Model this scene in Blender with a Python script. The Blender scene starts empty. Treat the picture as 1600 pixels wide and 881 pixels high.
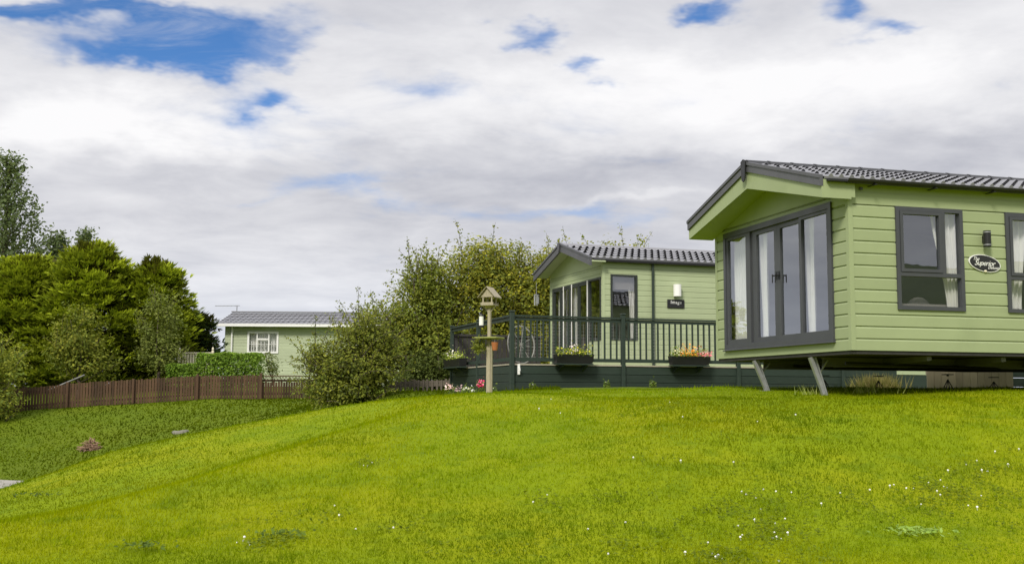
import bpy, math, random
import numpy as np
from mathutils import Vector, Matrix
random.seed(7)
RNG = np.random.default_rng(11)
S = bpy.context.scene
COL = S.collection
R = math.radians

# ------------------------------------------------------------------ camera
PITCH, ROLL, FPX = .1012, .0046, 1726.2
cd = bpy.data.cameras.new('camera')
cd.sensor_width = 36.0
cd.lens = FPX / 1600 * 36.0
cd.clip_start = .1
cd.clip_end = 6000
cam = bpy.data.objects.new('camera', cd)
COL.objects.link(cam)
cam.matrix_world = Matrix.Rotation(math.pi / 2 + PITCH, 4, 'X') @ Matrix.Rotation(ROLL, 4, 'Z')
S.camera = cam

# ------------------------------------------------------------------ light, sky, exposure
SUN_EL, SUN_AZ = R(42), R(203)          # azimuth clockwise from +Y (the view direction)
sun_dir = Vector((math.sin(SUN_AZ) * math.cos(SUN_EL), math.cos(SUN_AZ) * math.cos(SUN_EL), math.sin(SUN_EL)))
ld = bpy.data.lights.new('sun', 'SUN')
ld.energy = 3.0
ld.angle = R(13)
ld.color = (1.0, .94, .84)
lo = bpy.data.objects.new('sun', ld)
lo.rotation_euler = sun_dir.to_track_quat('Z', 'Y').to_euler()
COL.objects.link(lo)
S.view_settings.view_transform = 'Standard'
S.view_settings.look = 'None'
S.view_settings.exposure = 0.22
S.view_settings.gamma = 1.0
S.view_settings.use_curve_mapping = False
S.cycles.max_bounces = 8
S.cycles.transparent_max_bounces = 12
S.cycles.use_denoising = True


class NT:
    """tiny node-tree helper"""
    def __init__(s, tree):
        s.t = tree
        tree.nodes.clear()

    def n(s, typ, **kw):
        nd = s.t.nodes.new(typ)
        for k, v in kw.items():
            if k.startswith('i_'):
                key = k[2:]
                key = int(key) if key.isdigit() else key.replace('_', ' ')
                s.put(nd.inputs[key], v)
            else:
                setattr(nd, k, v)
        return nd

    def put(s, sock, v):
        if isinstance(v, bpy.types.NodeSocket):
            s.t.links.new(v, sock)
        else:
            if sock.type == 'VECTOR' and hasattr(v, '__len__') and len(v) == 4: v = v[:3]
            sock.default_value = v

    def m(s, op, a, b=None, c=None, clamp=False):
        nd = s.t.nodes.new('ShaderNodeMath')
        nd.operation = op
        nd.use_clamp = clamp
        s.put(nd.inputs[0], a)
        if b is not None: s.put(nd.inputs[1], b)
        if c is not None: s.put(nd.inputs[2], c)
        return nd.outputs[0]

    def mix(s, f, a, b, blend='MIX'):
        nd = s.t.nodes.new('ShaderNodeMix')
        nd.data_type = 'RGBA'
        nd.blend_type = blend
        s.put(nd.inputs[0], f); s.put(nd.inputs[6], a); s.put(nd.inputs[7], b)
        return nd.outputs[2]

    def ramp(s, f, a, b, lo=0., hi=1., smooth=True):
        nd = s.t.nodes.new('ShaderNodeMapRange')
        nd.interpolation_type = 'SMOOTHSTEP' if smooth else 'LINEAR'
        s.put(nd.inputs[0], f)
        for i, v in zip((1, 2, 3, 4), (a, b, lo, hi)): s.put(nd.inputs[i], v)
        return nd.outputs[0]

    def noise(s, vec, scale, detail=4, rough=.55, dist=0., typ=None):
        nd = s.t.nodes.new('ShaderNodeTexNoise')
        nd.inputs['Scale'].default_value = scale
        nd.inputs['Detail'].default_value = detail
        nd.inputs['Roughness'].default_value = rough
        nd.inputs['Distortion'].default_value = dist
        if vec is not None: s.put(nd.inputs['Vector'], vec)
        return nd.outputs[0]


def c4(c): return (c[0], c[1], c[2], 1.0)


def pix_dir(px, py):
    u2, v2 = (px - 800) / FPX, (440.5 - py) / FPX
    r = -ROLL
    u = u2 * math.cos(r) + v2 * math.sin(r)
    v = -u2 * math.sin(r) + v2 * math.cos(r)
    return Vector((u, math.cos(PITCH) - v * math.sin(PITCH), math.sin(PITCH) + v * math.cos(PITCH)))


W = bpy.data.worlds.new('World')
S.world = W
W.use_nodes = True
k = NT(W.node_tree)
tc = k.n('ShaderNodeTexCoord').outputs['Generated']
sp = k.n('ShaderNodeSeparateXYZ', i_0=tc)
dx, dy, dz = sp.outputs
zc = k.m('ADD', k.m('MAXIMUM', dz, 0.0), .11)
flat = k.n('ShaderNodeCombineXYZ', i_0=k.m('DIVIDE', dx, zc), i_1=k.m('DIVIDE', dy, zc), i_2=k.m('MULTIPLY', dz, 1.5)).outputs[0]
n_big = k.noise(flat, .75, 7, .56, .25)
shift = k.n('ShaderNodeVectorMath', operation='ADD', i_0=flat, i_1=(7.3, 2.1, 4.4)).outputs[0]
n_grey = k.noise(shift, .62, 6, .52, .2)
n_fine = k.noise(shift, 2.6, 6, .6, .3)
# direction in (azimuth, height) for the cloud gaps of this sky
yc = k.m('MAXIMUM', dy, .05)
wob = k.n('ShaderNodeTexNoise', i_Vector=k.n('ShaderNodeVectorMath', operation='MULTIPLY', i_0=tc, i_1=(1, 1, 2.2)).outputs[0], i_Scale=6.5, i_Detail=5.0, i_Roughness=.6)
wv = k.n('ShaderNodeSeparateColor', i_0=wob.outputs[1])
uu = k.m('ADD', k.m('DIVIDE', dx, yc), k.m('MULTIPLY', k.m('SUBTRACT', wv.outputs[0], .5), .20))
vv = k.m('ADD', k.m('DIVIDE', dz, yc), k.m('MULTIPLY', k.m('SUBTRACT', wv.outputs[1], .5), .12))


def blobs(lst):
    tot = None
    for px, py, rx, ry, a in lst:
        d = pix_dir(px, py)
        a0, b0 = d.x / d.y, d.z / d.y
        e1 = k.m('MULTIPLY', k.m('SUBTRACT', uu, a0), FPX / rx)
        e2 = k.m('MULTIPLY', k.m('SUBTRACT', vv, b0), FPX / ry)
        q = k.m('ADD', k.m('MULTIPLY', e1, e1), k.m('MULTIPLY', e2, e2))
        g = k.m('MULTIPLY', k.m('POWER', 2.718, k.m('MULTIPLY', q, -1.0)), a)
        tot = g if tot is None else k.m('ADD', tot, g)
    return k.m('MULTIPLY', tot, k.m('GREATER_THAN', dy, .05))


gaps = blobs([(330, 66, 135, 56, 1.15), (200, 95, 130, 26, .75), (190, 40, 130, 26, .75), (40, 30, 130, 20, .75), (400, 160, 62, 24, .8), (450, 95, 60, 18, .4), (290, 15, 60, 16, .4),
              (845, 42, 70, 30, .95), (1110, 6, 80, 22, .95), (1350, 20, 60, 34, 1.0), (1440, 62, 66, 18, .8), (930, 112, 32, 20, .65), (600, 70, 80, 20, .25),
              (540, 305, 120, 18, .30), (860, 328, 180, 24, .42), (350, 318, 100, 13, .28), (1030, 362, 120, 24, .40), (700, 120, 90, 18, .3)])
white = blobs([(960, 140, 330, 75, 1.1), (180, 200, 280, 50, 1.1), (1380, 130, 260, 70, .7), (560, 170, 150, 60, .5), (980, 310, 160, 10, .5), (1180, 215, 130, 26, .5)])
dark = blobs([(1540, 235, 190, 48, 1.0), (900, 250, 260, 22, .8), (330, 268, 330, 26, .6), (200, 350, 280, 40, .28), (640, 255, 120, 18, .3), (1480, 60, 140, 40, .25)])
cover = k.m('SUBTRACT', k.m('ADD', k.m('ADD', n_big, .27), k.m('MULTIPLY', k.m('SUBTRACT', n_fine, .5), .62)), k.m('MULTIPLY', gaps, .62))
alpha = k.ramp(cover, .14, .68)
veil = k.noise(k.n('ShaderNodeVectorMath', operation='MULTIPLY', i_0=shift, i_1=(1.0, 2.4, 1.0)).outputs[0], 2.1, 7, .62, .5)
alpha = k.m('MAXIMUM', alpha, k.ramp(veil, .48, .80, 0.0, .60))
horiz = k.ramp(dz, .0, .16, 1.0, 0.0)
alpha = k.m('MAXIMUM', alpha, k.m('MULTIPLY', horiz, .80))
tone = k.m('ADD', k.m('SUBTRACT', k.m('MULTIPLY', k.m('SUBTRACT', n_grey, .5), 1.5), k.m('MULTIPLY', dark, .27)), k.m('MULTIPLY', white, .52))
tone = k.m('ADD', tone, k.m('MULTIPLY', k.m('SUBTRACT', n_fine, .5), 1.05))
tone = k.ramp(tone, -.5, .55, 0, 1, False)
ccol = k.mix(tone, c4((.41, .42, .475)), c4((.84, .835, .845)))
ccol = k.mix(k.m('MULTIPLY', horiz, .62), ccol, c4((.60, .645, .74)))
sky = k.n('ShaderNodeTexSky', sky_type='NISHITA', sun_disc=False, sun_elevation=SUN_EL, sun_rotation=SUN_AZ, altitude=1800.0, air_density=1.0, dust_density=.0, ozone_density=4.5)
b_sky = k.n('ShaderNodeBackground', i_Color=k.mix(1.0, sky.outputs[0], c4((.62, .90, 1.12)), 'MULTIPLY'), i_Strength=.10)
b_cl = k.n('ShaderNodeBackground', i_Color=ccol, i_Strength=k.ramp(dz, .32, .75, 1.0, 1.75))    # overhead cloud, out of view, brightened to add soft fill light
mx = k.n('ShaderNodeMixShader', i_0=alpha, i_1=b_sky.outputs[0], i_2=b_cl.outputs[0])
k.n('ShaderNodeOutputWorld', i_Surface=mx.outputs[0])

# ------------------------------------------------------------------ helpers: objects
def tag(o, label=None, cat=None, group=None, kind=None):
    if label: o['label'] = label
    if cat: o['category'] = cat
    if group: o['group'] = group
    if kind: o['kind'] = kind
    return o


def empty(name, loc=(0, 0, 0), rz=0.0, label=None, cat=None, group=None):
    o = bpy.data.objects.new(name, None)
    o.empty_display_size = .3
    o.location = loc
    o.rotation_euler = (0, 0, rz)
    COL.objects.link(o)
    return tag(o, label, cat, group)


def link_mesh(name, verts, faces, mat, parent=None, loc=(0, 0, 0), rz=0.0, smooth=False, colors=None):
    me = bpy.data.meshes.new(name)
    me.from_pydata(verts, [], faces)
    me.update()
    if smooth:
        me.polygons.foreach_set('use_smooth', [True] * len(me.polygons))
    if mat: me.materials.append(mat)
    o = bpy.data.objects.new(name, me)
    o.location = loc
    o.rotation_euler = (0, 0, rz)
    COL.objects.link(o)
    if parent: o.parent = parent
    return o


def fast_mesh(name, co, size, mat, parent=None, col=None, loc=(0, 0, 0), smooth=False):
    """co: (n*size,3) array of separate polygons with `size` corners each; col: per-corner RGB"""
    n = len(co)
    me = bpy.data.meshes.new(name)
    me.vertices.add(n)
    me.vertices.foreach_set('co', co.astype(np.float32).ravel())
    me.loops.add(n)
    me.loops.foreach_set('vertex_index', np.arange(n, dtype=np.int32))
    me.polygons.add(n // size)
    me.polygons.foreach_set('loop_start', np.arange(0, n, size, dtype=np.int32))
    me.update(calc_edges=True)
    if col is not None:
        at = me.attributes.new('tint', 'FLOAT_COLOR', 'POINT')
        c = np.ones((n, 4), np.float32)
        c[:, :3] = col
        at.data.foreach_set('color', c.ravel())
    me.materials.append(mat)
    o = bpy.data.objects.new(name, me)
    o.location = loc
    COL.objects.link(o)
    if parent: o.parent = parent
    return o


class MB:
    def __init__(s): s.v, s.f = [], []

    def add(s, vs, fs):
        b = len(s.v)
        s.v += [tuple(p) for p in vs]
        s.f += [tuple(b + i for i in f) for f in fs]

    def box(s, x0, x1, y0, y1, z0, z1, bev=0.0, M=None):
        if bev > 0:
            vs = []
            for z, k_ in ((z0, 1), (z0 + bev, 0), (z1 - bev, 0), (z1, 1)):
                e = bev * k_
                vs += [(x0 + e, y0 + bev, z), (x0 + bev, y0 + e, z), (x1 - bev, y0 + e, z), (x1 - e, y0 + bev, z),
                       (x1 - e, y1 - bev, z), (x1 - bev, y1 - e, z), (x0 + bev, y1 - e, z), (x0 + e, y1 - bev, z)]
            fs = [tuple(range(7, -1, -1)), tuple(range(24, 32))]
            for L in range(3):
                for i in range(8):
                    j = (i + 1) % 8
                    fs.append((L * 8 + i, L * 8 + j, L * 8 + 8 + j, L * 8 + 8 + i))
        else:
            vs = [(x, y, z) for z in (z0, z1) for y in (y0, y1) for x in (x0, x1)]
            fs = [(0, 2, 3, 1), (4, 5, 7, 6), (0, 1, 5, 4), (2, 6, 7, 3), (0, 4, 6, 2), (1, 3, 7, 5)]
        if M is not None: vs = [M @ Vector(p) for p in vs]
        s.add(vs, fs)
        return s

    def bar(s, p0, p1, w, h=None, up=(0, 0, 1)):
        h = h or w
        p0, p1 = Vector(p0), Vector(p1)
        d = (p1 - p0).normalized()
        u = Vector(up)
        if abs(d.dot(u)) > .98: u = Vector((0, 1, 0))
        a = d.cross(u).normalized()
        b = a.cross(d)
        vs = []
        for p in (p0, p1):
            for i, j in ((-1, -1), (1, -1), (1, 1), (-1, 1)):
                vs.append(p + a * (w / 2 * i) + b * (h / 2 * j))
        s.add(vs, [(0, 1, 2, 3), (7, 6, 5, 4), (0, 4, 5, 1), (1, 5, 6, 2), (2, 6, 7, 3), (3, 7, 4, 0)])
        return s

    def tube(s, pts, rad, n=8, cap=True):
        pts = [Vector(p) for p in pts]
        if not hasattr(rad, '__len__'): rad = [rad] * len(pts)
        vs, fs = [], []
        prev = None
        for i, p in enumerate(pts):
            d = (pts[min(i + 1, len(pts) - 1)] - pts[max(i - 1, 0)]).normalized()
            a = d.cross(Vector((0, 0, 1)) if abs(d.z) < .95 else Vector((1, 0, 0))).normalized()
            if prev is not None:
                a = (prev - d * prev.dot(d)).normalized()
            prev = a
            b = d.cross(a)
            for q in range(n):
                t = 2 * math.pi * q / n
                vs.append(p + (a * math.cos(t) + b * math.sin(t)) * rad[i])
        for i in range(len(pts) - 1):
            for q in range(n):
                r = (q + 1) % n
                fs.append((i * n + q, i * n + r, (i + 1) * n + r, (i + 1) * n + q))
        if cap:
            fs.append(tuple(range(n - 1, -1, -1)))
            fs.append(tuple(range((len(pts) - 1) * n, len(pts) * n)))
        s.add(vs, fs)
        return s

    def prism(s, poly, axis, a, b):
        """poly: 2-D points in the two other axes (in xyz order), extruded along axis from a to b"""
        n = len(poly)
        vs = []
        for t in (a, b):
            for p in poly:
                q = list(p)
                q.insert(axis, t)
                vs.append(tuple(q))
        fs = [tuple(range(n - 1, -1, -1)), tuple(range(n, 2 * n))]
        for i in range(n):
            j = (i + 1) % n
            fs.append((i, j, n + j, n + i))
        s.add(vs, fs)
        return s

    def ball(s, c, r, nu=8, nv=6, sc=(1, 1, 1)):
        vs, fs = [], []
        for i in range(nv + 1):
            th = math.pi * i / nv
            for j in range(nu):
                ph = 2 * math.pi * j / nu
                vs.append((c[0] + r * sc[0] * math.sin(th) * math.cos(ph), c[1] + r * sc[1] * math.sin(th) * math.sin(ph), c[2] + r * sc[2] * math.cos(th)))
        for i in range(nv):
            for j in range(nu):
                jj = (j + 1) % nu
                fs.append((i * nu + j, (i + 1) * nu + j, (i + 1) * nu + jj, i * nu + jj))
        s.add(vs, fs)
        return s

    def build(s, name, mat, parent=None, loc=(0, 0, 0), rz=0.0, smooth=False):
        return link_mesh(name, s.v, s.f, mat, parent, loc, rz, smooth)


# ------------------------------------------------------------------ helpers: materials
def material(name, col, rough=.6, var=.0, scale=6.0, bump=0.0, bscale=30.0, metal=0.0, spec=.4, stretch=(1, 1, 1), col2=None, mask=(.45, .65), dirt=None, dscale=1.3, island=0.0):
    m = bpy.data.materials.new(name)
    m.use_nodes = True
    k = NT(m.node_tree)
    tc = k.n('ShaderNodeTexCoord').outputs['Object']
    v = k.n('ShaderNodeVectorMath', operation='MULTIPLY', i_0=tc, i_1=stretch).outputs[0]
    base = c4(col)
    if col2 is not None:
        base = k.mix(k.ramp(k.noise(v, scale, 6, .6, .2), mask[0], mask[1]), c4(col), c4(col2))
    if dirt is not None:
        base = k.mix(k.ramp(k.noise(v, dscale, 7, .65, .3), .52, .8, 0, .6), base, c4(dirt))
    if var > 0:
        f = k.ramp(k.noise(v, scale * 1.7, 5, .6), .2, .8, 1 - var, 1 + var, False)
        if island > 0: f = k.m('MULTIPLY', f, k.ramp(k.n('ShaderNodeNewGeometry').outputs['Random Per Island'], 0, 1, 1 - island, 1 + island, False))
        mul = k.n('ShaderNodeVectorMath', operation='SCALE', i_0=base)
        k.put(mul.inputs['Scale'], f)
        base = mul.outputs[0]
    bs = k.n('ShaderNodeBsdfPrincipled', i_Base_Color=base, i_Metallic=metal)
    bs.inputs['Specular IOR Level'].default_value = spec
    k.put(bs.inputs['Roughness'], k.ramp(k.noise(v, scale * .8, 4), .3, .7, max(rough - .08, .02), min(rough + .08, 1), False))
    if bump > 0:
        bn = k.n('ShaderNodeBump', i_Strength=bump, i_Distance=.02)
        k.put(bn.inputs['Height'], k.noise(v, bscale, 5, .6))
        k.put(bs.inputs['Normal'], bn.outputs[0])
    k.n('ShaderNodeOutputMaterial', i_Surface=bs.outputs[0])
    return m


def leaf_material(name, transl=.35, rough=.55, spec=.25):
    m = bpy.data.materials.new(name)
    m.use_nodes = True
    k = NT(m.node_tree)
    at = k.n('ShaderNodeAttribute', attribute_name='tint').outputs['Color']
    bs = k.n('ShaderNodeBsdfPrincipled', i_Base_Color=at, i_Roughness=rough)
    bs.inputs['Specular IOR Level'].default_value = spec
    tr = k.n('ShaderNodeBsdfTranslucent', i_Color=k.mix(.35, at, c4((.20, .23, .004))))
    mx = k.n('ShaderNodeMixShader', i_0=transl, i_1=bs.outputs[0], i_2=tr.outputs[0])
    k.n('ShaderNodeOutputMaterial', i_Surface=mx.outputs[0])
    return m


def glass_material(name, tint=(.75, .8, .8), refl=.42, rough=.0):
    m = bpy.data.materials.new(name)
    m.use_nodes = True
    k = NT(m.node_tree)
    tr = k.n('ShaderNodeBsdfTransparent', i_Color=c4(tint))
    geo = k.n('ShaderNodeTexCoord').outputs['Object']
    bn = k.n('ShaderNodeBump', i_Strength=.03, i_Distance=.05)
    k.put(bn.inputs['Height'], k.noise(geo, 1.7, 2))
    gl = k.n('ShaderNodeBsdfGlossy', i_Color=c4((.92, .95, 1.0)), i_Roughness=rough)
    k.put(gl.inputs['Normal'], bn.outputs[0])
    lw = k.n('ShaderNodeLayerWeight', i_Blend=.5)
    f = k.ramp(k.m('POWER', lw.outputs['Facing'], 3.5), 0, 1, refl, 1.0, False)
    mx = k.n('ShaderNodeMixShader', i_0=f, i_1=tr.outputs[0], i_2=gl.outputs[0])
    k.n('ShaderNodeOutputMaterial', i_Surface=mx.outputs[0])
    return m


M = dict(
    green=material('sage_cladding', (.298, .350, .188), .5, .05, 1.2, .04, 60, dirt=(.25, .30, .155), dscale=.9, island=.05),
    green2=material('pale_sage_cladding', (.375, .435, .26), .52, .05, 1.2, .04, 60, dirt=(.32, .37, .215), dscale=.9, island=.05),
    green3=material('grey_green_cladding', (.40, .455, .30), .6, .05, 1.2, .04, 60, island=.05),
    grey=material('anthracite_frame', (.055, .058, .066), .38, .10, 3, spec=.5),
    dkframe=material('dark_green_frame', (.03, .036, .032), .45, .1, 3),
    barge=material('grey_barge', (.085, .085, .098), .42, .10, 3, .05, 40),
    tile=material('dark_metal_tile', (.20, .20, .215), .34, .14, 3, .05, 90, spec=.6, dirt=(.24, .24, .235), dscale=3),
    black=material('black_plastic', (.014, .014, .015), .4, .1, 5),
    under=material('dark_chassis', (.03, .028, .026), .7, .3, 4, .1, 30),
    steel=material('galvanised_steel', (.36, .37, .38), .45, .16, 9, .08, 40, metal=.55),
    beam=material('dull_steel_beam', (.13, .13, .12), .55, .2, 6, .08, 30, metal=.2),
    white=material('white_upvc', (.78, .78, .76), .4, .03, 3),
    cream=material('cream_paint', (.72, .66, .50), .6, .06, 5, .05, 30),
    sign_black=material('gloss_black_sign', (.022, .022, .024), .3, .05, 5),
    letter=material('white_lettering', (.82, .82, .80), .5, .02, 5),
    curtain=material('cream_curtain', (.80, .78, .74), .85, .05, 4, .1, 200),
    room=material('beige_interior', (.30, .275, .24), .8, .1, 2),
    roomfloor=material('brown_carpet', (.12, .09, .07), .9, .1, 20),
    sofa=material('grey_upholstery', (.22, .2, .19), .9, .1, 30, .2, 200),
    deck=material('dark_green_decking_paint', (.022, .036, .027), .55, .15, 4, .12, 60, stretch=(1, 1, 4), dirt=(.035, .046, .035), island=.18),
    deckfloor=material('pale_weathered_boards', (.36, .33, .26), .75, .15, 5, .15, 50),
    wood=material('weathered_pale_timber', (.34, .30, .215), .78, .22, 7, .25, 60, stretch=(6, 6, 1), dirt=(.20, .20, .13)),
    fence=material('brown_fence_timber', (.074, .040, .021), .85, .32, 4, .3, 50, stretch=(9, 9, 1), dirt=(.11, .075, .048), dscale=2, island=.38),
    picket=material('grey_brown_pickets', (.12, .10, .08), .85, .25, 5, .3, 50, stretch=(6, 6, 1)),
    board=material('pale_buff_boards', (.33, .27, .20), .8, .12, 3, .15, 50, stretch=(8, 8, 1), island=.2),
    stone=material('grey_stone', (.17, .165, .13), .9, .25, 6, .5, 20),
    path=material('pale_concrete', (.27, .255, .23), .9, .12, 2, .2, 30),
    bark=material('brown_bark', (.085, .065, .05), .95, .35, 5, .5, 18, stretch=(1, 1, .3)),
    moss=material('mossy_board', (.22, .24, .07), .9, .25, 12, .4, 50),
    terra=material('terracotta', (.34, .12, .04), .8, .12, 8),
    twigs=material('dry_twigs', (.30, .19, .13), .9, .3, 10),
    wire=material('grey_wire', (.45, .47, .45), .5, .05, 5, metal=.5),
    hoop=material('dull_grey_metal', (.20, .20, .18), .6, .1, 5),
    soil=material('dark_soil', (.03, .022, .016), .95, .3, 30, .4, 60),
    glass=glass_material('door_glass', (.90, .93, .93), .26),
    glass2=glass_material('window_glass', (.88, .90, .90), .21),
    leaf=leaf_material('leaf', .48, .65, .12),
    conifer=leaf_material('conifer_spray', .32, .7, .08),
    blade=leaf_material('grass_blade', .40, .8, .0),
    petal=leaf_material('petal', .3, .7, .1),
)

# ------------------------------------------------------------------ terrain
PTS = np.array([
    (0, 0, -1.6), (-6, 0, -1.75), (6, 0, -1.6), (0, 4, -1.45), (-3.6, 8, -1.21), (0, 8, -1.2), (3.64, 8, -1.17), (7, 8, -1.08),
    (0, 12, -.53), (0, 15, -.24), (-.37, 18, -.05), (2.4, 12, -.43), (4.2, 12, -.40), (-5.5, 12, -1.44), (-4.1, 12.5, -1.13), (-1.5, 12, -.72), (-2.2, 15.5, -.48),
    (-9.05, 20, -2.08), (-5.73, 20, -.76), (-2.4, 19, -.17), (-7.3, 20, -1.2), (-6.8, 15.5, -1.36), (-4.2, 16.5, -.72), (-4.0, 20, -.4),
    (-9, 24, -2.3), (-6, 25, -1.55), (-3, 25, -.6), (-8.5, 27, -2.0), (-5, 29, -.95), (-11, 27, -2.55), (-13.7, 30, -2.5), (-17, 30, -2.6),
    (-19.3, 42, -0.79), (-14.5, 42, -0.50), (-9.7, 42, -0.27), (-7.85, 44, -0.21), (-13.2, 35, -1.7), (-8.9, 34, -1.2), (-17.5, 36, -1.74), (-6.6, 38, -.36), (-4.27, 31, -.28), (-3.8, 33, .03), (-1.9, 33, .06), (-1.6, 30, .08),
    (0, 25, .06), (2.7, 26, .16), (2, 20, .07), (1.0, 17, -.05), (4.2, 15, 0.0), (4.0, 17.6, .10), (5.6, 15.3, .02), (7.4, 16, .06), (8.1, 22, .08), (12, 16, .07), (12, 25, .12), (6, 30, .18), (15, 40, .2), (3, 40, .1),
    (7, 12, -.38), (9, 10, -.62), (12, 12, -.3),
    (-13.7, 48, .1), (-19, 48, .0), (-9.8, 55, .3), (-14, 55, .3), (-25, 55, .2), (-5, 50, .1), (-30, 42, -1.0), (-25, 35, -2.2), (-20, 28, -2.9), (-15, 22, -2.7), (-12, 15, -2.3), (-14, 8, -2.4), (-10, 3, -2.2),
    (0, 90, .3), (60, 90, 0), (-60, 90, -.5), (-60, 30, -3), (-60, -20, -3), (0, -60, -3), (60, -60, -2), (60, 20, .4), (20, -15, -1.5), (-20, -15, -2.8)], float)


def _tps(r2): return np.where(r2 > 1e-9, .5 * r2 * np.log(np.maximum(r2, 1e-9)), 0.0)


_n = len(PTS)
_d2 = ((PTS[:, None, :2] - PTS[None, :, :2]) ** 2).sum(-1)
_A = np.zeros((_n + 3, _n + 3))
_A[:_n, :_n] = _tps(_d2) + np.eye(_n) * .03
_A[:_n, _n] = 1; _A[_n, :_n] = 1
_A[:_n, _n + 1:] = PTS[:, :2]; _A[_n + 1:, :_n] = PTS[:, :2].T
_wt = np.linalg.solve(_A, np.concatenate([PTS[:, 2], np.zeros(3)]))


def ground(x, y):
    x = np.atleast_1d(np.asarray(x, float)); y = np.atleast_1d(np.asarray(y, float))
    sh = x.shape
    x, y = x.ravel(), y.ravel()
    out = np.empty(len(x))
    for i in range(0, len(x), 20000):
        xs, ys = x[i:i + 20000], y[i:i + 20000]
        r2 = (xs[:, None] - PTS[None, :, 0]) ** 2 + (ys[:, None] - PTS[None, :, 1]) ** 2
        out[i:i + 20000] = _tps(r2) @ _wt[:_n] + _wt[_n] + _wt[_n + 1] * xs + _wt[_n + 2] * ys
    rr = np.hypot(x, y - 20)
    t = np.clip((rr - 70) / 40, 0, 1)
    t = t * t * (3 - 2 * t)
    out = out * (1 - t) + (-1.5) * t
    # a low spur running down from the bird table, with a hollow on its far side
    for (ax_, ay_, bx_, by_, amp_, w_) in ((-.6, 16.6, -4.6, 9.2, .19, 1.25), (-2.6, 16.2, -6.2, 11.2, -.13, 1.8), (2.6, 17.0, 5.5, 9.0, -.08, 1.4), (4.6, 13.5, 1.2, 10.5, .07, 1.1)):
        ux, uy = bx_ - ax_, by_ - ay_
        t_ = np.clip(((x - ax_) * ux + (y - ay_) * uy) / (ux * ux + uy * uy), 0, 1)
        out += amp_ * np.exp(-((x - ax_ - t_ * ux) ** 2 + (y - ay_ - t_ * uy) ** 2) / (w_ * w_))
    # small undulations of the turf
    near = np.exp(-(np.maximum(rr - 30, 0) / 30) ** 2)
    out += near * (.022 * np.sin(x * 1.15 + .6 * np.sin(y * .7)) * np.sin(y * .83 + 1.2) + .014 * np.sin(x * 2.3 + y * 1.1) * np.cos(y * 1.9 - x * .6))
    return out.reshape(sh)


def gz(x, y): return float(ground(x, y)[0])


def hit(px, py, y0=5.0, y1=60.0):
    """where a line of sight meets the turf"""
    d = pix_dir(px, py)
    Y = np.linspace(y0, y1, 1500)
    X = Y * d.x / d.y
    Z = Y * d.z / d.y
    b = np.nonzero(Z <= ground(X, Y))[0]
    i = b[0] if len(b) else len(Y) - 1
    return X[i], Y[i], gz(X[i], Y[i])


def axis(lo, hi, a, b, fine, far):
    mid = list(np.arange(a, b + 1e-6, fine))
    l, st = [], fine
    q = a
    while q > lo:
        st = min(st * 1.22, far); q -= st; l.append(q)
    r_, st = [], fine
    q = b
    while q < hi:
        st = min(st * 1.22, far); q += st; r_.append(q)
    return np.array(l[::-1] + mid + r_)


gx = axis(-900, 900, -24, 14, .2, 60)
gy = axis(-900, 1500, 4, 50, .2, 60)
GX, GY = np.meshgrid(gx, gy)
GZ = ground(GX, GY)
nx, ny = len(gx), len(gy)
verts = np.stack([GX.ravel(), GY.ravel(), GZ.ravel()], 1)
idx = np.arange(nx * ny).reshape(ny, nx)
quads = np.stack([idx[:-1, :-1].ravel(), idx[:-1, 1:].ravel(), idx[1:, 1:].ravel(), idx[1:, :-1].ravel()], 1)
gm = bpy.data.materials.new('turf')
gm.use_nodes = True
k = NT(gm.node_tree)
pos = k.n('ShaderNodeNewGeometry').outputs['Position']
n1 = k.noise(pos, .42, 5, .55, .3)
n2 = k.noise(pos, 2.1, 6, .62, .3)
n3 = k.noise(pos, 14., 6, .65)
TURF_A, TURF_B, TURF_C = (.180, .240, .002), (.115, .178, .002), (.23, .26, .002)
base = k.mix(k.ramp(n1, .40, .62), c4(TURF_A), c4(TURF_C))
base = k.mix(k.ramp(n2, .48, .68, 0, .75), base, c4(TURF_B))
base = k.mix(k.ramp(n3, .5, .75, 0, .5), base, c4((.075, .13, .010)))
spg = k.n('ShaderNodeSeparateXYZ', i_0=pos)
# darker turf colour on the bank beyond the mown mound
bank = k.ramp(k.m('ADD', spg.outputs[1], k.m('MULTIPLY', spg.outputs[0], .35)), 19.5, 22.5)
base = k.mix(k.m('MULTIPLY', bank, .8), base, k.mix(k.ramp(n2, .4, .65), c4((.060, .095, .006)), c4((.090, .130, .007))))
bs = k.n('ShaderNodeBsdfPrincipled', i_Base_Color=base, i_Roughness=.9)
bs.inputs['Specular IOR Level'].default_value = .1
bn = k.n('ShaderNodeBump', i_Strength=.6, i_Distance=.05)
k.put(bn.inputs['Height'], k.m('ADD', k.noise(pos, 22., 5, .7), k.m('MULTIPLY', k.noise(pos, 5., 4, .6), 1.5)))
k.put(bs.inputs['Normal'], bn.outputs[0])
k.n('ShaderNodeOutputMaterial', i_Surface=bs.outputs[0])
me = bpy.data.meshes.new('ground')
me.vertices.add(len(verts)); me.vertices.foreach_set('co', verts.astype(np.float32).ravel())
me.loops.add(quads.size); me.loops.foreach_set('vertex_index', quads.astype(np.int32).ravel())
me.polygons.add(len(quads)); me.polygons.foreach_set('loop_start', np.arange(0, quads.size, 4, dtype=np.int32))
me.update(calc_edges=True)
me.polygons.foreach_set('use_smooth', [True] * len(quads))
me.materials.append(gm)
go = bpy.data.objects.new('ground', me)
COL.objects.link(go)
tag(go, kind='structure')

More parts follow.
